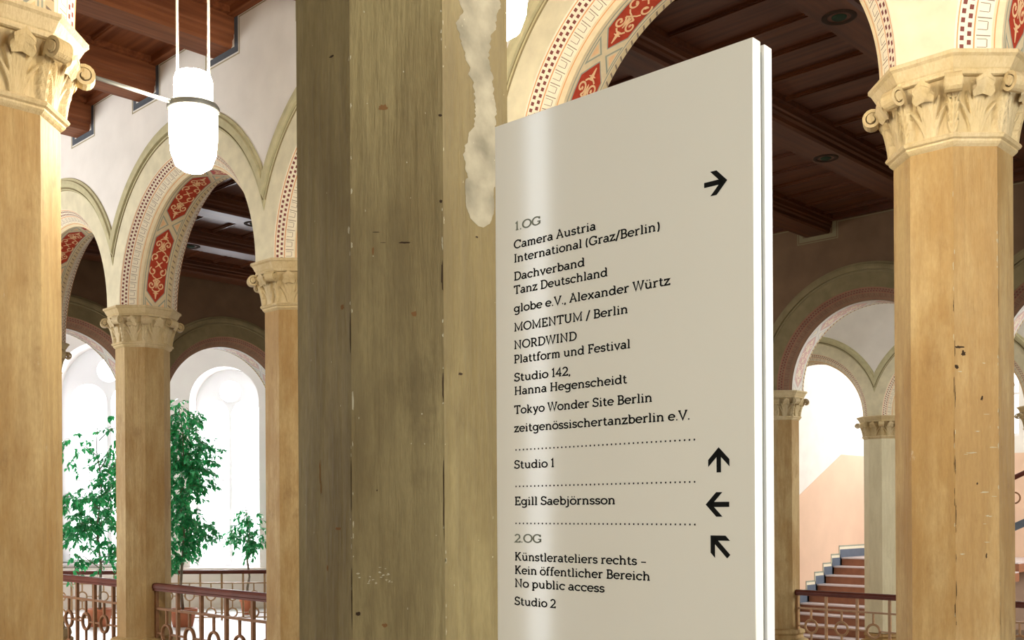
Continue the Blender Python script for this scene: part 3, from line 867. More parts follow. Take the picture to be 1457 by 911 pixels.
ZE = lambda py: EYE + (726 - py) / 340.0
mb = MB()
for k in range(36):
    i, e = random.choice(((5, .990), (6, .012), (6, .988), (7, .014)))
    blob(mb, i, e, ZE(random.uniform(230, 905)), random.uniform(.006, .016), random.uniform(.003, .015), 9, rag=.5)
for k in range(16):
    blob(mb, 6, random.uniform(.1, .9), ZE(random.uniform(505, 800)), random.uniform(.03, .10), random.uniform(.0012, .003), 10, rag=.5)
mb.build('chipped_paint', M['chip'], col_E)
mb = MB()
for k in range(26):
    i, e = random.choice(((5, .992), (6, .010), (6, .010), (7, .010)))
    blob(mb, i, e, ZE(random.uniform(360, 905)), random.uniform(.006, .014), random.uniform(.010, .045), 12, rag=.4)
for (t, py, a, b) in ((.10, 482, .10, .006), (.2, 492, .05, .012), (.05, 512, .04, .01), (.62, 560, .03, .01), (.5, 690, .02, .006), (.7, 800, .02, .012)):
    blob(mb, 6, t, ZE(py), a, b, 14, rag=.4)
mb.build('scuff_marks', M['scuff'], col_E)

# ------------------------------------------------------------------ sign with its lettering
SX0, SY0 = -1.449, 1.450
SIGN_ROT = atan2(.012, .566)
SW, STOP = .566, EYE + .7462
sign = thing('wayfinding_sign', 'tall off-white double-panel directory sign with black lettering beside the grimy pillar', 'sign', (SX0, SY0, 0), SIGN_ROT)
mb = MB(); mb.box(0, 0, .012, SW, .024, STOP)
mb.build('front_panel', M['sign'], sign, .0012)
mb = MB(); mb.box(.004, .0245, .03, SW - .006, .0355, STOP - .012)
mb.build('spacer', M['sign_gap'], sign)
mb = MB(); mb.box(0, .036, .012, SW, .060, STOP)
mb.build('rear_panel', M['sign_edge'], sign, .0012)
mb = MB(); mb.box(.0, .0, 0, SW, .06, .012)
mb.build('base_plate', M['steel'], sign)

def arc(cx, cy, rx, ry, a0, a1, n=14):
    return [(cx + rx * cos(radians(a0 + (a1 - a0) * i / n)), cy + ry * sin(radians(a0 + (a1 - a0) * i / n))) for i in range(n + 1)]
B_, X_, T_ = .05, .63, .95
def sf(x, y, a=.12, b=None): return [(x - a, y), (x + (a if b is None else b), y)]
def dotg(x, y): return [(x - .055, y), (x + .055, y)]
GL = {
 'a': (.60, [arc(.25, .205, .19, .155, 0, 360, 20), [(.46, B_), (.46, .42)] , arc(.28, .42, .18, .21, 0, 150), [(.46, B_), (.57, B_)]]),
 'b': (.67, [[(.14, 0), (.14, T_)], sf(.14, T_, .12, 0), arc(.36, .34, .235, .29, 0, 360, 22)]),
 'c': (.60, [arc(.33, .34, .265, .29, 50, 318), [(.53, .64), (.53, .46)]]),
 'd': (.72, [arc(.31, .34, .24, .29, 0, 360, 22), [(.56, B_), (.56, T_)], sf(.56, T_, .13, 0), sf(.56, B_, 0, .12)]),
 'e': (.63, [arc(.32, .34, .265, .29, 2, 318, 20), [(.06, .355), (.60, .355)]]),
 'f': (.42, [[(.17, B_), (.17, .74)], arc(.33, .74, .16, .21, 180, 50), sf(.17, X_, .15, .19), sf(.17, B_, .14)]),
 'g': (.70, [arc(.31, .36, .24, .27, 0, 360, 22), [(.56, X_), (.56, -.08)], arc(.33, -.08, .23, .17, 0, -155), sf(.56, X_, 0, .12)]),
 'h': (.72, [[(.15, B_), (.15, T_)], sf(.15, T_, .12, 0), arc(.35, .40, .20, .23, 175, 0), [(.55, .40), (.55, B_)], sf(.15, B_, .12), sf(.55, B_, .12)]),
 'i': (.33, [[(.16, B_), (.16, X_)], sf(.16, X_, .12, 0), sf(.16, B_, .13), dotg(.15, .88)]),
 'j': (.32, [[(.17, X_), (.17, -.08)], arc(.0, -.08, .17, .16, 0, -120), sf(.17, X_, .12, 0), dotg(.16, .88)]),
 'k': (.66, [[(.15, B_), (.15, T_)], sf(.15, T_, .12, 0), sf(.15, B_, .12), [(.16, .27), (.47, X_)], [(.28, .39), (.51, B_)], sf(.46, X_, .10), sf(.52, B_, .11)]),
 'l': (.33, [[(.16, B_), (.16, T_)], sf(.16, T_, .12, 0), sf(.16, B_, .13)]),
 'm': (.98, [[(.15, B_), (.15, X_)], sf(.15, X_, .12, 0), arc(.315, .43, .165, .20, 175, 0), [(.48, .43), (.48, B_)], arc(.645, .43, .165, .20, 175, 0), [(.81, .43), (.81, B_)], sf(.15, B_, .11), sf(.48, B_, .11), sf(.81, B_, .11)]),
 'n': (.72, [[(.15, B_), (.15, X_)], sf(.15, X_, .12, 0), arc(.35, .40, .20, .23, 175, 0), [(.55, .40), (.55, B_)], sf(.15, B_, .12), sf(.55, B_, .12)]),
 'o': (.65, [arc(.325, .34, .27, .29, 0, 360, 24)]),
 'p': (.69, [[(.15, -.25), (.15, X_)], sf(.15, X_, .12, 0), sf(.15, -.25, .13), arc(.37, .34, .235, .29, 0, 360, 22)]),
 'r': (.49, [[(.15, B_), (.15, X_)], sf(.15, X_, .12, 0), sf(.15, B_, .14), arc(.35, .40, .20, .23, 175, 55)]),
 's': (.50, [arc(.245, .485, .165, .145, 25, 270), arc(.245, .195, .185, .145, 90, -155), [(.40, .64), (.40, .50)], [(.07, .04), (.07, .18)]]),
 't': (.43, [[(.17, .86), (.17, .20)], arc(.30, .20, .13, .15, 180, 320), sf(.17, X_, .15, .19)]),
 'u': (.72, [[(.15, X_), (.15, .28)], arc(.345, .28, .195, .23, 180, 355), [(.55, X_), (.55, B_)], sf(.15, X_, .12, 0), sf(.55, X_, .12, 0), sf(.55, B_, 0, .12)]),
 'v': (.60, [[(.08, X_), (.30, B_), (.52, X_)], sf(.09, X_, .10), sf(.51, X_, .10)]),
 'x': (.64, [[(.10, X_), (.52, B_)], [(.52, X_), (.10, B_)], sf(.11, X_, .10), sf(.51, X_, .10), sf(.11, B_, .10), sf(.52, B_, .10)]),
 'y': (.62, [[(.09, X_), (.315, .03)], [(.54, X_), (.25, -.16), (.19, -.22), (.08, -.22)], sf(.10, X_, .10), sf(.52, X_, .10)]),
 'z': (.55, [[(.07, .50), (.07, X_), (.45, X_), (.07, B_), (.48, B_), (.48, .19)]]),
 'A': (.78, [[(.09, B_), (.38, T_), (.67, B_)], [(.20, .33), (.56, .33)], sf(.10, B_, .11), sf(.66, B_, .11), sf(.34, T_, .12, .02)]),
 'B': (.69, [[(.17, B_), (.17, T_)], [(.04, T_), (.37, T_)] + arc(.37, .725, .19, .225, 90, -90) + [(.17, .5)], [(.37, .5)] + arc(.40, .275, .21, .225, 90, -90) + [(.04, B_)]]),
 'C': (.82, [arc(.43, .5, .37, .45, 40, 322, 22), [(.72, .95), (.72, .66)]]),
 'D': (.82, [[(.17, B_), (.17, T_)], [(.04, T_), (.38, T_)] + arc(.38, .5, .36, .45, 90, -90, 18) + [(.04, B_)]]),
 'E': (.68, [[(.17, B_), (.17, T_)], [(.04, T_), (.57, T_), (.57, .76)], [(.17, .5), (.43, .5)], [(.43, .40), (.43, .60)], [(.04, B_), (.60, B_), (.60, .26)]]),
 'F': (.63, [[(.17, B_), (.17, T_)], [(.04, T_), (.56, T_), (.56, .76)], [(.17, .5), (.42, .5)], [(.42, .40), (.42, .60)], sf(.17, B_, .13, .15)]),
 'G': (.87, [arc(.43, .5, .37, .45, 42, 335, 22), [(.72, .95), (.72, .68)], [(.52, .42), (.83, .42)], [(.74, .42), (.74, .10)]]),
 'H': (.86, [[(.17, B_), (.17, T_)], [(.68, B_), (.68, T_)], [(.17, .5), (.68, .5)], sf(.17, B_), sf(.17, T_), sf(.68, B_), sf(.68, T_)]),
 'I': (.36, [[(.18, B_), (.18, T_)], sf(.18, B_, .13), sf(.18, T_, .13)]),
 'K': (.80, [[(.17, B_), (.17, T_)], sf(.17, B_), sf(.17, T_), [(.18, .40), (.62, T_)], [(.33, .56), (.66, B_)], sf(.62, T_, .11), sf(.67, B_, .11)]),
 'M': (1.04, [[(.17, B_), (.17, T_), (.52, .14), (.87, T_), (.87, B_)], sf(.17, B_), sf(.87, B_), sf(.17, T_, .12, 0), sf(.87, T_, 0, .12)]),
 'N': (.88, [[(.17, B_), (.17, T_), (.70, B_), (.70, T_)], sf(.17, B_), sf(.70, T_), sf(.17, T_, .12, 0)]),
 'O': (.88, [arc(.44, .5, .385, .45, 0, 360, 28)]),
 'P': (.66, [[(.17, B_), (.17, T_)], [(.04, T_), (.38, T_)] + arc(.38, .70, .21, .25, 90, -90) + [(.17, .45)], sf(.17, B_, .13, .15)]),
 'R': (.74, [[(.17, B_), (.17, T_)], [(.04, T_), (.38, T_)] + arc(.38, .71, .20, .24, 90, -90) + [(.17, .47)], [(.36, .47), (.62, B_)], sf(.17, B_), sf(.64, B_, .08, .1)]),
 'S': (.64, [arc(.31, .725, .22, .225, 25, 270, 16), arc(.31, .275, .25, .225, 90, -155, 16), [(.53, .95), (.53, .74)], [(.07, .04), (.07, .27)]]),
 'T': (.72, [[(.06, .76), (.06, T_), (.66, T_), (.66, .76)], [(.36, B_), (.36, T_)], sf(.36, B_, .14)]),
 'U': (.84, [[(.17, T_), (.17, .33)] + arc(.42, .33, .25, .28, 180, 360)[1:] + [(.67, T_)], sf(.17, T_), sf(.67, T_)]),
 'V': (.76, [[(.08, T_), (.38, B_), (.68, T_)], sf(.09, T_, .11), sf(.67, T_, .11)]),
 'W': (1.04, [[(.08, T_), (.30, B_), (.52, T_), (.74, B_), (.96, T_)], sf(.09, T_, .11), sf(.95, T_, .11), sf(.50, T_, .09)]),
 '1': (.42, [[(.21, B_), (.21, T_), (.07, .80)], sf(.21, B_, .13)]),
 '2': (.60, [arc(.29, .68, .22, .27, 165, -35, 14) + [(.07, B_), (.53, B_), (.53, .2)]]),
 '4': (.62, [[(.42, B_), (.42, T_), (.05, .30), (.58, .30)], sf(.42, B_, .11)]),
 '.': (.22, [dotg(.10, .055)]), ',': (.22, [dotg(.10, .055), [(.13, .06), (.06, -.14)]]),
 '(': (.34, [arc(.36, .40, .26, .62, 125, 235)]), ')': (.34, [arc(-.02, .40, .26, .62, 55, -55)]),
 '/': (.40, [[(.03, -.12), (.37, 1.02)]]), '–': (.60, [[(.06, .34), (.52, .34)]]), ' ': (.27, []),
}
GL['ü'] = (.72, GL['u'][1] + [dotg(.24, .88), dotg(.46, .88)])
GL['ö'] = (.65, GL['o'][1] + [dotg(.21, .88), dotg(.44, .88)])
SQUARE = {id(s_) for g in GL.values() for s_ in g[1] if len(s_) == 2 and abs(s_[0][1] - s_[1][1]) < 1e-6 and abs(abs(s_[1][0] - s_[0][0]) - .11) < 1e-6}

def text_line(txt, u0, z0, u1, cap, mat):
    adv = sum(GL[c][0] for c in txt) + .03 * (len(txt) - 1)
    kx = (u1 - u0) / (adv - .08) ; kz = cap
    wd = .152
    mb = MB(); x = -.04
    yv = -.0006
    for c in txt:
        a, strokes = GL[c]
        for st in strokes:
            sw = .14 if id(st) in SQUARE else (.124 if len(st) == 2 and abs(st[0][1] - st[1][1]) < 1e-6 else wd)
            pts = [Vector(p) for p in st]
            closed = (pts[0] - pts[-1]).length < 1e-4 and len(pts) > 3
            if closed: pts = pts[:-1]
            n = len(pts); L = []
            for i, p in enumerate(pts):
                if closed: p0, p1 = pts[i - 1], pts[(i + 1) % n]
                else: p0, p1 = pts[max(i - 1, 0)], pts[min(i + 1, n - 1)]
                d0 = (p - p0).normalized() if (p - p0).length > 1e-6 else (p1 - p).normalized()
                d1 = (p1 - p).normalized() if (p1 - p).length > 1e-6 else d0
                t = (d0 + d1); t = t.normalized() if t.length > 1e-3 else d0
                nn = Vector((-t.y, t.x)); k = 1 / max(.45, nn.dot(Vector((-d0.y, d0.x))))
                L.append((p + nn * sw / 2 * k, p - nn * sw / 2 * k))
            rng = range(n) if closed else range(n - 1)
            for i in rng:
                (p, q), (r_, s_) = L[i], L[(i + 1) % n]
                mb.quad(*[(u0 + (x + e.x) * kx, yv, z0 + e.y * kz) for e in (p, r_, s_, q)])
        x += a + .03
    return mb

CAPH = .0163
LINES = [('1.OG', .0535, .5343, .1178), ('Camera Austria', .0505, .4995, .2483), ('International (Graz/Berlin)', .0503, .4731, .3866), ('Dachverband', .05, .4388, .2226),
 ('Tanz Deutschland', .0498, .4126, .2744), ('globe e.V., Alexander Würtz', .0495, .3776, .4067), ('MOMENTUM / Berlin', .0493, .3414, .3186), ('NORDWIND', .049, .3075, .2031),
 ('Plattform und Festival', .0488, .2801, .3232), ('Studio 142,', .0494, .2455, .1879), ('Hanna Hegenscheidt', .0493, .2195, .3155), ('Tokyo Wonder Site Berlin', .049, .1833, .3689),
 ('zeitgenössischertanzberlin e.V.', .0487, .1486, .4446), ('Studio 1', .0482, .0787, .1484), ('Egill Saebjörnsson', .0486, .0088, .2887), ('2.OG', .048, -.0624, .1153),
 ('Künstlerateliers rechts –', .0478, -.0970, .3553), ('Kein öffentlicher Bereich', .0476, -.1228, .3624), ('No public access', .0474, -.1479, .2634), ('Studio 2', .0471, -.1823, .1492)]
for t, u0, z0, u1 in LINES:
    grey = t.endswith('OG')
    o = text_line(t, u0, EYE + z0, u1, CAPH, None).build('text_line', M['ink_grey'] if grey else M['ink'], sign)
    if grey: o['label'] = 'grey floor heading reading ' + t
for u0, z0 in ((.0521, .1146), (.0516, .0447), (.0511, -.0259)):
    mb = MB()
    for k in range(43):
        u = u0 + (.4535 - u0) * k / 42
        mb.quad(*[(u + a * .0015, -.0006, EYE + z0 + b * .0015) for a, b in ((-1, -1), (1, -1), (1, 1), (-1, 1))])
    mb.build('dotted_line', M['ink'], sign)
def arrow(uc, zc, ang, ln=.0435, hd=.0200, wd=.0084):
    """tip at +x before rotation; chevron with ends cut along the shaft direction"""
    mb = MB(); ca, sa = cos(ang), sin(ang)
    def T(p): return (uc + p[0] * ca - p[1] * sa, -.0006, EYE + zc + p[0] * sa + p[1] * ca)
    h = ln / 2; k = wd * 1.414
    mb.add([T(p) for p in ((-h, -wd / 2), (h - wd, -wd / 2), (h - wd, wd / 2), (-h, wd / 2))], [(0, 1, 2, 3)])
    for s_ in (1, -1):
        mb.add([T((x, s_ * y)) for x, y in ((h, 0), (h - hd, hd), (h - hd - k, hd), (h - k, 0))], [(0, 1, 2, 3)])
    mb.build('arrow', M['ink'], sign)
arrow(.4968, .5300, 0); arrow(.4998, .0795, pi / 2, .041); arrow(.4968, .0070, pi, .0445); arrow(.5005, -.0605, radians(135), .048)

# ------------------------------------------------------------------ pendant lamps
def pendant(label, x, y, group, rod=True):
    t = thing('pendant_lamp', label, 'lamp', (x, y, EYE + 1.93), 0, group)
    mb = MB()
    mb.lathe([(.001, -.305), (.05, -.300), (.085, -.275), (.105, -.22), (.112, -.14), (.112, -.03), (.105, -.012)], 36)
    mb.build('lower_glass', M['opal'], t)
    mb = MB(); mb.lathe([(.086, .012), (.090, .03), (.090, .13), (.080, .16), (.05, .172), (.001, .174)], 36)
    mb.build('upper_glass', M['opal'], t)
    mb = MB(); mb.lathe([(.085, .014), (.116, .014), (.122, .004), (.122, -.014), (.110, -.018), (.08, -.018)], 36)
    mb.build('metal_collar', M['steel'], t)
    for s_ in (-1, 1):
        mb = MB(); top = Z_CEIL - (EYE + 1.93) - .001
        mb.tube([(s_ * .074 * SP * 0 + s_ * .053, s_ * .053, .01), (s_ * .053, s_ * .053, top)], .0062, 10)
        mb.build('suspension_tube', M['cord'], t)
    if rod:
        mb = MB(); mb.tube([(0, -.115, .0), (0, -(y - Y0 - .20), .015)], .009, 10)
        mb.build('bracing_rod', M['steel'], t)
    return t
GP = 'lit pendant lamps along the corridor'
pendant('glowing white pendant lamp on twin tubes near the upper left', XM - S, 2.557, GP)
pendant('pendant lamp hanging before the tall column, above the frame', -.53, 2.57, GP, False)
pendant('glowing pendant lamp mostly hidden behind the grimy pillar top edge', -2.56, 2.57, GP, False)

# ------------------------------------------------------------------ railings
def railing(label, x0, y0, x1, y1, z, mats, n, group):
    L = sqrt((x1 - x0) ** 2 + (y1 - y0) ** 2)
    t = thing('railing', label, 'railing', (x0, y0, z), atan2(y1 - y0, x1 - x0), group)
    mb = MB()
    pr = [(-.034, .875), (.034, .875), (.034, .893), (.042, .90), (.042, .925), (.032, .942), (.012, .95), (-.012, .95), (-.032, .942), (-.042, .925), (-.042, .90), (-.034, .893)]
    mb.rings([[(0, p[0], p[1]) for p in pr], [(L, p[0], p[1]) for p in pr]])
    mb.build('handrail', mats[0], t)
    for zz in (.70, .46, .14, .05):
        mb = MB()
        hh = .009 if zz in (.46, .14) else .012
        if zz in (.46, .14):
            st = L / n
            for k in range(n + 1):
                bar = MB(); bar.box(0 if k == 0 else st * (k - .5) + .085, -.010, zz - hh, L if k == n else st * (k + .5) - .085, .010, zz + hh)
                bar.build('cross_bar', mats[1], t)
            continue
        mb.box(0, -.014, zz - hh, L, .014, zz + hh)
        mb.build('cross_rail', mats[1], t)
    st = L / n
    for k in range(n + 1):
        mb = MB(); xx = min(max(st * k, .016), L - .016)
        mb.box(xx - .016, -.016, 0, xx + .016, .016, .877); mb.build('baluster', mats[1], t)
        if k < n:
            cx = st * (k + .5)
            for a, b in ((.708, .56), (.365, .24), (.045, .04)):
                if a - b > .02:
                    mb = MB(); mb.box(cx - .011, -.011, b, cx + .011, .011, a); mb.build('short_bar', mats[1], t)
            for zz in (.46, .14):
                mb = MB(); mb.torus_xz(cx, zz, .087, .016, 28, 8, flat=1.2); mb.build('ring', mats[1], t)
    return t
GR = 'iron railings between the columns'
TAN, BRN = (M['handrail'], M['metal_tan']), (M['handrail'], M['metal_brown'])
railing('iron ring railing between the two columns under the lamp, right of the lamp column', XE - 3 * S + .24, Y1, XE - 2 * S - .24, Y1, 0, BRN, 5, GR)
railing('iron ring railing left of the column below the lamp', XE - 4 * S + .24, Y1, XE - 3 * S - .24, Y1, 0, BRN, 5, GR)
railing('tan iron ring railing right of the sign in front of the stairs', XR + 3 * S + .24, Y2, XR + 4 * S - .24, Y2, ZR_FLOOR, TAN, 5, GR)
railing('tan iron ring railing at the right edge behind the tall column', XR + 4 * S + .24, Y2, XR + 5 * S - .24, Y2, ZR_FLOOR, TAN, 5, GR)
pa, pb = cam2w(-9.6, 20.0), cam2w(-4.3, 20.0)
railing('farthest iron railing below the bright windows', pa.x, pa.y, pb.x, pb.y, ZR_FLOOR, TAN, 13, GR)

# ------------------------------------------------------------------ bright chamber with windows, behind the left hall wall
def cw(xc, d, z=0): return cam2w(xc, d, z)
def arch_outline(xc, half, zs, zspr, n=22):
    return [(xc - half, zs), (xc + half, zs)] + [(xc + half * cos(pi * i / n), zspr + half * sin(pi * i / n)) for i in range(n + 1)]
def circ(xc, zc, r, n=28): return [(xc + r * cos(2 * pi * i / n), zc + r * sin(2 * pi * i / n)) for i in range(n)]
ZC0, ZC1 = ZR_FLOOR, EYE + 4.6
X_L, X_R_ = -13.0, -2.6
niches = [(-8.79, 1.02, EYE - 1.09, EYE + 2.62), (-6.14, .74, EYE - 1.19, EYE + 2.36)]
me = flat_shape([(X_L, ZC0), (X_R_, ZC0), (X_R_, ZC1), (X_L, ZC1)], [arch_outline(*q) for q in niches], .5)
me.materials.clear(); me.materials.append(M['grey_wall'])
o = link('wall_window', me, None, cw(0, 22.75), PHI); structure(o, 'pale wall pierced by arched window niches at far left', 'wall')
def tracery(name, label, niche, lh, gap, lspr, ocz, ocr, bars):
    xc, half, zs, zspr = niche
    me = flat_shape(arch_outline(xc, half + .02, zs - .02, zspr), [arch_outline(xc - gap - lh, lh, zs + .06, lspr), arch_outline(xc + gap + lh, lh, zs + .06, lspr), circ(xc, ocz, ocr)], .12)
    me.materials.clear(); me.materials.append(M['frame_white'])
    wobj = link(name, me, None, cw(0, 23.05), PHI); structure(wobj, label, 'window')
    mb = MB()
    for s_ in (-1, 1):
        cx = xc + s_ * (gap + lh)
        for zz in bars: mb.box(cx - lh, -.02, zz - .022, cx + lh, .02, zz + .022)
        mb.box(cx - .014, -.015, zs + .06, cx + .014, .015, lspr + lh * .99)
    mb.build('glazing_bars', M['frame_white'], wobj)
    mb = MB(); mb.box(xc - half + .01, .022, zs + .02, xc + half - .01, .028, lspr + lh + .3)
    mb.build('pane', M['glass'], wobj)
    mb = MB(); mb.box(xc - half - .03, -.62, zs - .06, xc + half + .03, -.05, zs)
    mb.build('window_sill', M['nosing'], wobj)
tracery('window_1', 'overexposed twin arched window at far left', niches[0], .40, .05, EYE + 2.40, EYE + 3.10, .26, [EYE + .69])
tracery('window_2', 'overexposed twin arched window with roundel behind the second bay', niches[1], .31, .035, EYE + 2.12, EYE + 2.62, .23, [EYE + .69])
# side walls and vault-like ceiling of the chamber
def cam_slab(name, x0, d0, z0, x1, d1, z1, mat, label=None, cat=None):
    mb = MB(); mb.box(x0, d0, z0, x1, d1, z1)
    o = mb.build(name, mat); o.rotation_euler = (0, 0, PHI)
    return structure(o, label, cat)
cam_slab('wall_chamber_left', X_L - .3, 12.6, ZC0, X_L, 23, ZC1, M['grey_wall'])
cam_slab('wall_chamber_right', X_R_, 20.6, ZC0, X_R_ + .3, 23, ZC1, M['grey_wall'])
cam_slab('wall_parapet', X_L, 22.3, ZC0, X_R_, 22.5, EYE - 1.2, M['beige_wall'])
mb = MB()
mb.v = [tuple(cw(a, b, ZC1)) for a, b in ((X_L - .3, 11), (X_R_ + .3, 20.2), (X_R_ + .3, 23.2), (X_L - .3, 23.2))] ; mb.f = [(0, 1, 2, 3)]; mb.m = [0]; mb.sm = [False]
mb.v += [(p[0], p[1], ZC1 + .2) for p in mb.v]; mb.f += [(4, 5, 6, 7), (0, 1, 5, 4), (1, 2, 6, 5), (2, 3, 7, 6), (3, 0, 4, 7)]; mb.m = [0] * 6; mb.sm = [False] * 6
structure(mb.build('ceiling_chamber', M['grey_wall']), 'pale ceiling of the window chamber', 'ceiling')

# ficus trees
def ficus(label, xc, d, h, clusters, nleaf, pot_r, seed):
    rnd = random.Random(seed)
    base = cw(xc, d, ZR_FLOOR)
    t = thing('potted_ficus', label, 'plant', base, PHI, 'potted ficus trees by the windows')
    mb = MB(); mb.lathe([(.001, 0), (pot_r * .72, 0), (pot_r * .95, .26), (pot_r * 1.06, .26), (pot_r * 1.06, .32), (pot_r * .9, .32), (pot_r * .88, .28), (.001, .28)], 28)
    p = mb.build('pot', M['terracotta'], t)
    mb = MB(); mb.lathe([(.001, .286), (pot_r * .87, .286), (pot_r * .87, .27), (.001, .27)], 20); mb.build('soil', M['soil'], p)
    tr = MB()
    tip = [(0, 0, .28)]
    for k in range(1, 9): tip.append((.04 * sin(k * 1.7 + seed), .04 * cos(k * 1.3), .28 + (h - .4) * k / 8))
    tr.tube(tip, .028, 8, r1=.006)
    lf = MB()
    for (cx, cy, cz, rx, rz, share) in clusters:
        a = Vector((0, 0, max(.4, min(h - .2, cz - .25)))); b = Vector((cx, cy, cz))
        tr.tube([a, (a + b) / 2 + Vector((0, 0, .08)), b], .011, 6, r1=.004)
        tot = int(nleaf * share)
        ntw = max(3, tot // 9)
        for _ in range(ntw):
            while True:
                q = Vector((rnd.uniform(-1, 1), rnd.uniform(-1, 1), rnd.uniform(-1, 1)))
                if q.length < 1: break
            st = b + Vector((q.x * rx, q.y * rx, q.z * rz))
            dr = Vector((q.x * .6 + rnd.uniform(-.5, .5), q.y * .6 + rnd.uniform(-.5, .5), rnd.uniform(-.7, .15))).normalized()
            ln = rnd.uniform(.16, .32)
            tr.tube([st, st + dr * ln * .5 + Vector((0, 0, .015)), st + dr * ln + Vector((0, 0, -.03))], .0035, 4, r1=.0015)
            for j in range(9):
                f = (j + 1) / 9
                p0 = st + dr * ln * f + Vector((0, 0, -.03 * f))
                ld = (dr * .5 + Vector((rnd.uniform(-1, 1), rnd.uniform(-1, 1), rnd.uniform(-1.0, .2)))).normalized()
                up = Vector((rnd.uniform(-.6, .6), rnd.uniform(-.6, .6), 1)).normalized()
                sd = ld.cross(up).normalized(); nn = sd.cross(ld)
                l = rnd.uniform(.08, .135); w_ = l * rnd.uniform(.22, .30)
                P_ = [p0, p0 + ld * l * .3 + sd * w_ + nn * .008, p0 + ld * l * .3, p0 + ld * l * .3 - sd * w_ + nn * .008,
                      p0 + ld * l * .68 + sd * w_ * .75 + nn * .002, p0 + ld * l * .68 - nn * .006, p0 + ld * l * .68 - sd * w_ * .75 + nn * .002, p0 + ld * l - nn * .022]
                lf.add(P_, [(0, 1, 2), (0, 2, 3), (1, 4, 5, 2), (2, 5, 6, 3), (4, 7, 5), (5, 7, 6)], 0, True)
    tr.build('trunk', M['bark'], t)
    me = bpy.data.meshes.new('foliage'); me.from_pydata(lf.v, [], lf.f); me.materials.append(M['leaf'])
    me.polygons.foreach_set('use_smooth', lf.sm); me.update()
    fo = link('foliage', me, t); fo['kind'] = 'stuff'
    return t
# px scale at d = 18.9: 79 px per metre
ficus('tall dense potted ficus right of the column below the lamp', -5.92, 18.9, 4.0,
      [(.0, 0, 3.75, .30, .35, .12), (-.05, .1, 3.2, .36, .40, .17), (.05, 0, 2.7, .40, .35, .17), (-.1, 0, 2.2, .36, .35, .15), (.05, .1, 1.75, .46, .34, .19), (-.25, 0, 1.35, .36, .24, .12), (.38, 0, 3.1, .22, .3, .05), (-.35, 0, 3.0, .25, .5, .05)], 4300, .24, 3)
ficus('wide drooping potted ficus between the leftmost pillar and the lamp column', -7.45, 19.0, 3.7,
      [(.25, 0, 3.05, .34, .30, .12), (.30, .1, 2.55, .34, .30, .16), (-.35, 0, 2.35, .45, .16, .14), (.1, 0, 2.0, .5, .26, .18), (-.35, 0, 1.78, .42, .16, .14), (.35, 0, 1.35, .30, .34, .12), (-.5, 0, 3.3, .25, .3, .04), (-.55, 0, 1.3, .2, .4, .04), (.4, 0, 3.6, .2, .25, .03)], 2700, .22, 11)
ficus('small sparse potted ficus under the right window', -5.30, 21.1, 2.3,
      [(.02, 0, 1.95, .20, .2, .22), (-.12, 0, 1.62, .26, .22, .36), (.18, 0, 1.45, .22, .22, .30), (.3, 0, 1.7, .14, .14, .08)], 620, .16, 23)

# ------------------------------------------------------------------ stairwell behind the back hall wall
WX = -10.6
YB = 23.4
ZS1 = EYE + 5.2
tread, rise, n_st, ys0 = .355, .170, 9, 18.13
def poly_x(name, pts, x0, x1, mat, parent=None):
    """polygon in (y, z) extruded along x"""
    mb = MB(); n = len(pts)
    mb.add([(x0, *p) for p in pts] + [(x1, *p) for p in pts], [tuple(range(n)), tuple(range(n, 2 * n))] + [(i, (i + 1) % n, n + (i + 1) % n, n + i) for i in range(n)])
    return mb.build(name, mat, parent)
o = slab('wall_stair_left', WX - .3, Y2 + HF, ZW, WX, YB, ZS1, M['white'], label='white wall above the salmon dado beside the stairs', cat='wall')
dado_top = [(Y2 + HF, EYE - .4), (17.85, EYE - .4), (21.0, EYE + 1.14), (YB, EYE + 1.14)]
poly_x('dado_paint', [(Y2 + HF, ZW), (YB, ZW)] + dado_top[::-1], WX, WX + .006, M['pink_wall'], o)
ob = wall_with_openings('wall_stair_back', 12.0, ZW, ZS1, .25, [arch_outline(1.75, 1.1, EYE + 1.5, EYE + 3.2)], M['white'], (WX, YB, 0), 0, 'white back wall of the stairwell')
mb = MB(); mb.box(0, -.131, ZW, 12.0, -.125, EYE + 1.14); mb.build('dado_paint', M['pink_wall'], ob)
mb = MB()
for a in (.65, 1.2, 1.75, 2.3, 2.85): mb.box(a - .03, -.05, EYE + 1.5, a + .03, .05, EYE + 4.3 - abs(a - 1.75) ** 2 * .6)
for zz in (1.53, 2.4, 3.2): mb.box(.65, -.04, EYE + zz - .03, 2.85, .04, EYE + zz + .03)
wn = mb.build('window_3', M['frame_white'], None); wn.location = (WX, YB, 0); structure(wn, 'blown-out window high over the stairs', 'window')
mb = MB(); mb.box(.6, -.004, EYE + 1.45, 2.9, .004, EYE + 4.35); mb.build('pane', M['glass'], wn)
wall_with_openings('wall_stair_right', YB - Y2, ZW, ZS1, .25, [rect(2.5, EYE + .1, 7.5, EYE + 3.7)], M['white'], (1.3, Y2, 0), pi / 2)
slab('ceiling_stair', WX - .3, Y2 + HF, ZS1, 1.5, YB + .2, ZS1 + .2, M['white'])
slab('wall_hall_top', WX - .3, Y2 - HF, ZR_CEIL, 1.5, Y2 + HF, ZS1, M['white'])
slab('wall_passage', -18.4, 16.9, ZR_FLOOR, WX - .3, 17.15, ZC1, M['beige_wall'])
slab('ceiling_passage', -18.4, Y2 - HF, ZC1 + .21, WX - .3, 17.15, ZC1 + .41, M['white'])
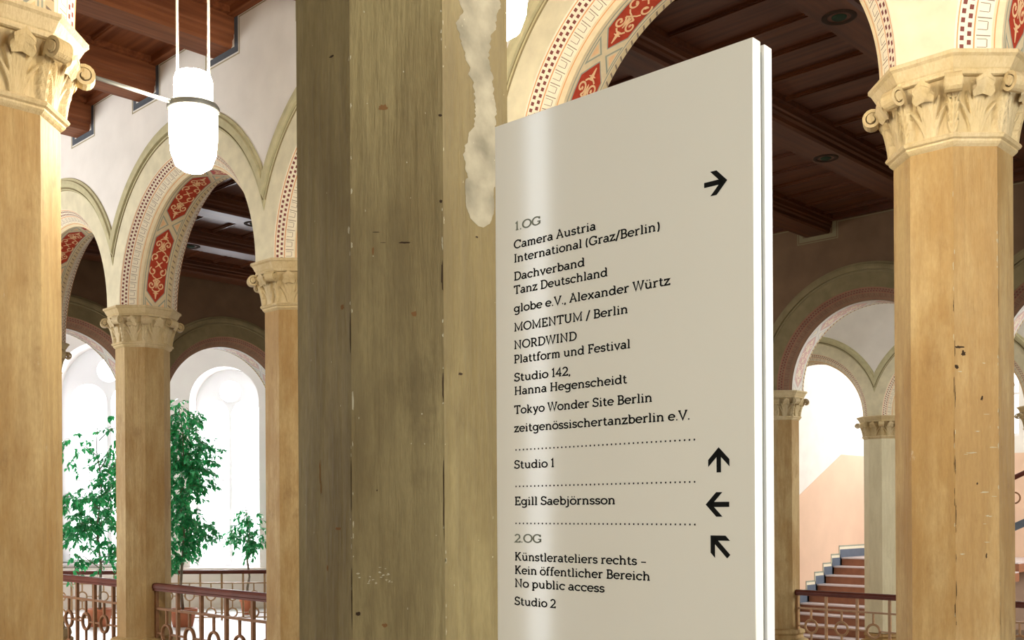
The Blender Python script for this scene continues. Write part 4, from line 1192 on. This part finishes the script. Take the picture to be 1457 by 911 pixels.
# flight of steps
st = thing('staircase', 'brown staircase rising away behind the tan railing right of the sign', 'stairs', (WX, ys0, ZW))
SXW = 3.6
for k in range(n_st):
    mb = MB(); y0_ = k * tread
    mb.box(.01, y0_, 0 if k == 0 else (k - .0) * rise - .02, SXW, YB - .14 - ys0 if k == n_st - 1 else y0_ + tread + .02, (k + 1) * rise - .028)
    s_ = mb.build('step', M['stair_brown'], st)
    mb = MB(); mb.box(.01, y0_ - .025, (k + 1) * rise - .028, SXW, y0_ + .05, (k + 1) * rise)
    mb.box(.01, y0_ + .05, (k + 1) * rise - .028, SXW, YB - .14 - ys0 if k == n_st - 1 else y0_ + tread, (k + 1) * rise - .002)
    mb.build('nosing', M['nosing'], s_)
def skirt(d0, d1, x0, x1, mat, name):
    mb = MB()
    for k in range(-1, n_st):
        za, zb_ = (k + 1) * rise + d0, (k + 1) * rise + d1
        ya = k * tread - d0 * .42 if k >= 0 else -2.0
        yb = (k + 1) * tread - d0 * .42 if k < n_st - 1 else YB - .14 - ys0
        mb.box(x0, ya if k >= 0 else ya, za, x1, yb, zb_)
        if k >= 0:
            yc = k * tread - d0 * .42; yd = k * tread - d1 * .42
            mb.box(x0, yd, k * rise + d0 - (0 if d0 > 0 else 0), x1, yc + .004, zb_)
    return mb.build(name, mat, st)
skirt(0, .17, .008, .020, M['skirting_blue'], 'skirting')
skirt(.17, .225, .008, .016, M['ivory'], 'skirting_line')
skirt(.225, .255, .008, .017, M['sage'], 'skirting_border')
# raking railing of the return flight at the far right
rl = thing('stair_railing', 'sloping mahogany-topped stair railing at the far right edge', 'railing', (-6.6, 18.2, EYE - .45))
mb = MB(); mb.tube([(-.9, 0, .30), (2.2, 0, 1.75)], .04, 10); mb.build('handrail', M['handrail'], rl)
for k in range(9):
    xx = -.8 + k * .36; zz = .30 + (xx + .9) * .4677
    mb = MB(); mb.box(xx - .012, -.012, 0 if False else zz - .85, xx + .012, .012, zz); mb.build('baluster', M['metal_brown'], rl)
    mb = MB(); mb.torus_xz(xx + .18, zz - .25, .09, .014, 20, 6); mb.build('ring', M['metal_brown'], rl)
mb = MB(); mb.add([(-.9, -.02, -.58), (2.2, -.02, .87), (2.2, -.02, 1.0), (-.9, -.02, -.45), (-.9, .02, -.58), (2.2, .02, .87), (2.2, .02, 1.0), (-.9, .02, -.45)], [(0, 1, 2, 3), (4, 7, 6, 5), (0, 4, 5, 1), (3, 2, 6, 7), (0, 3, 7, 4), (1, 5, 6, 2)])
mb.build('string_board', M['skirting_blue'], rl)
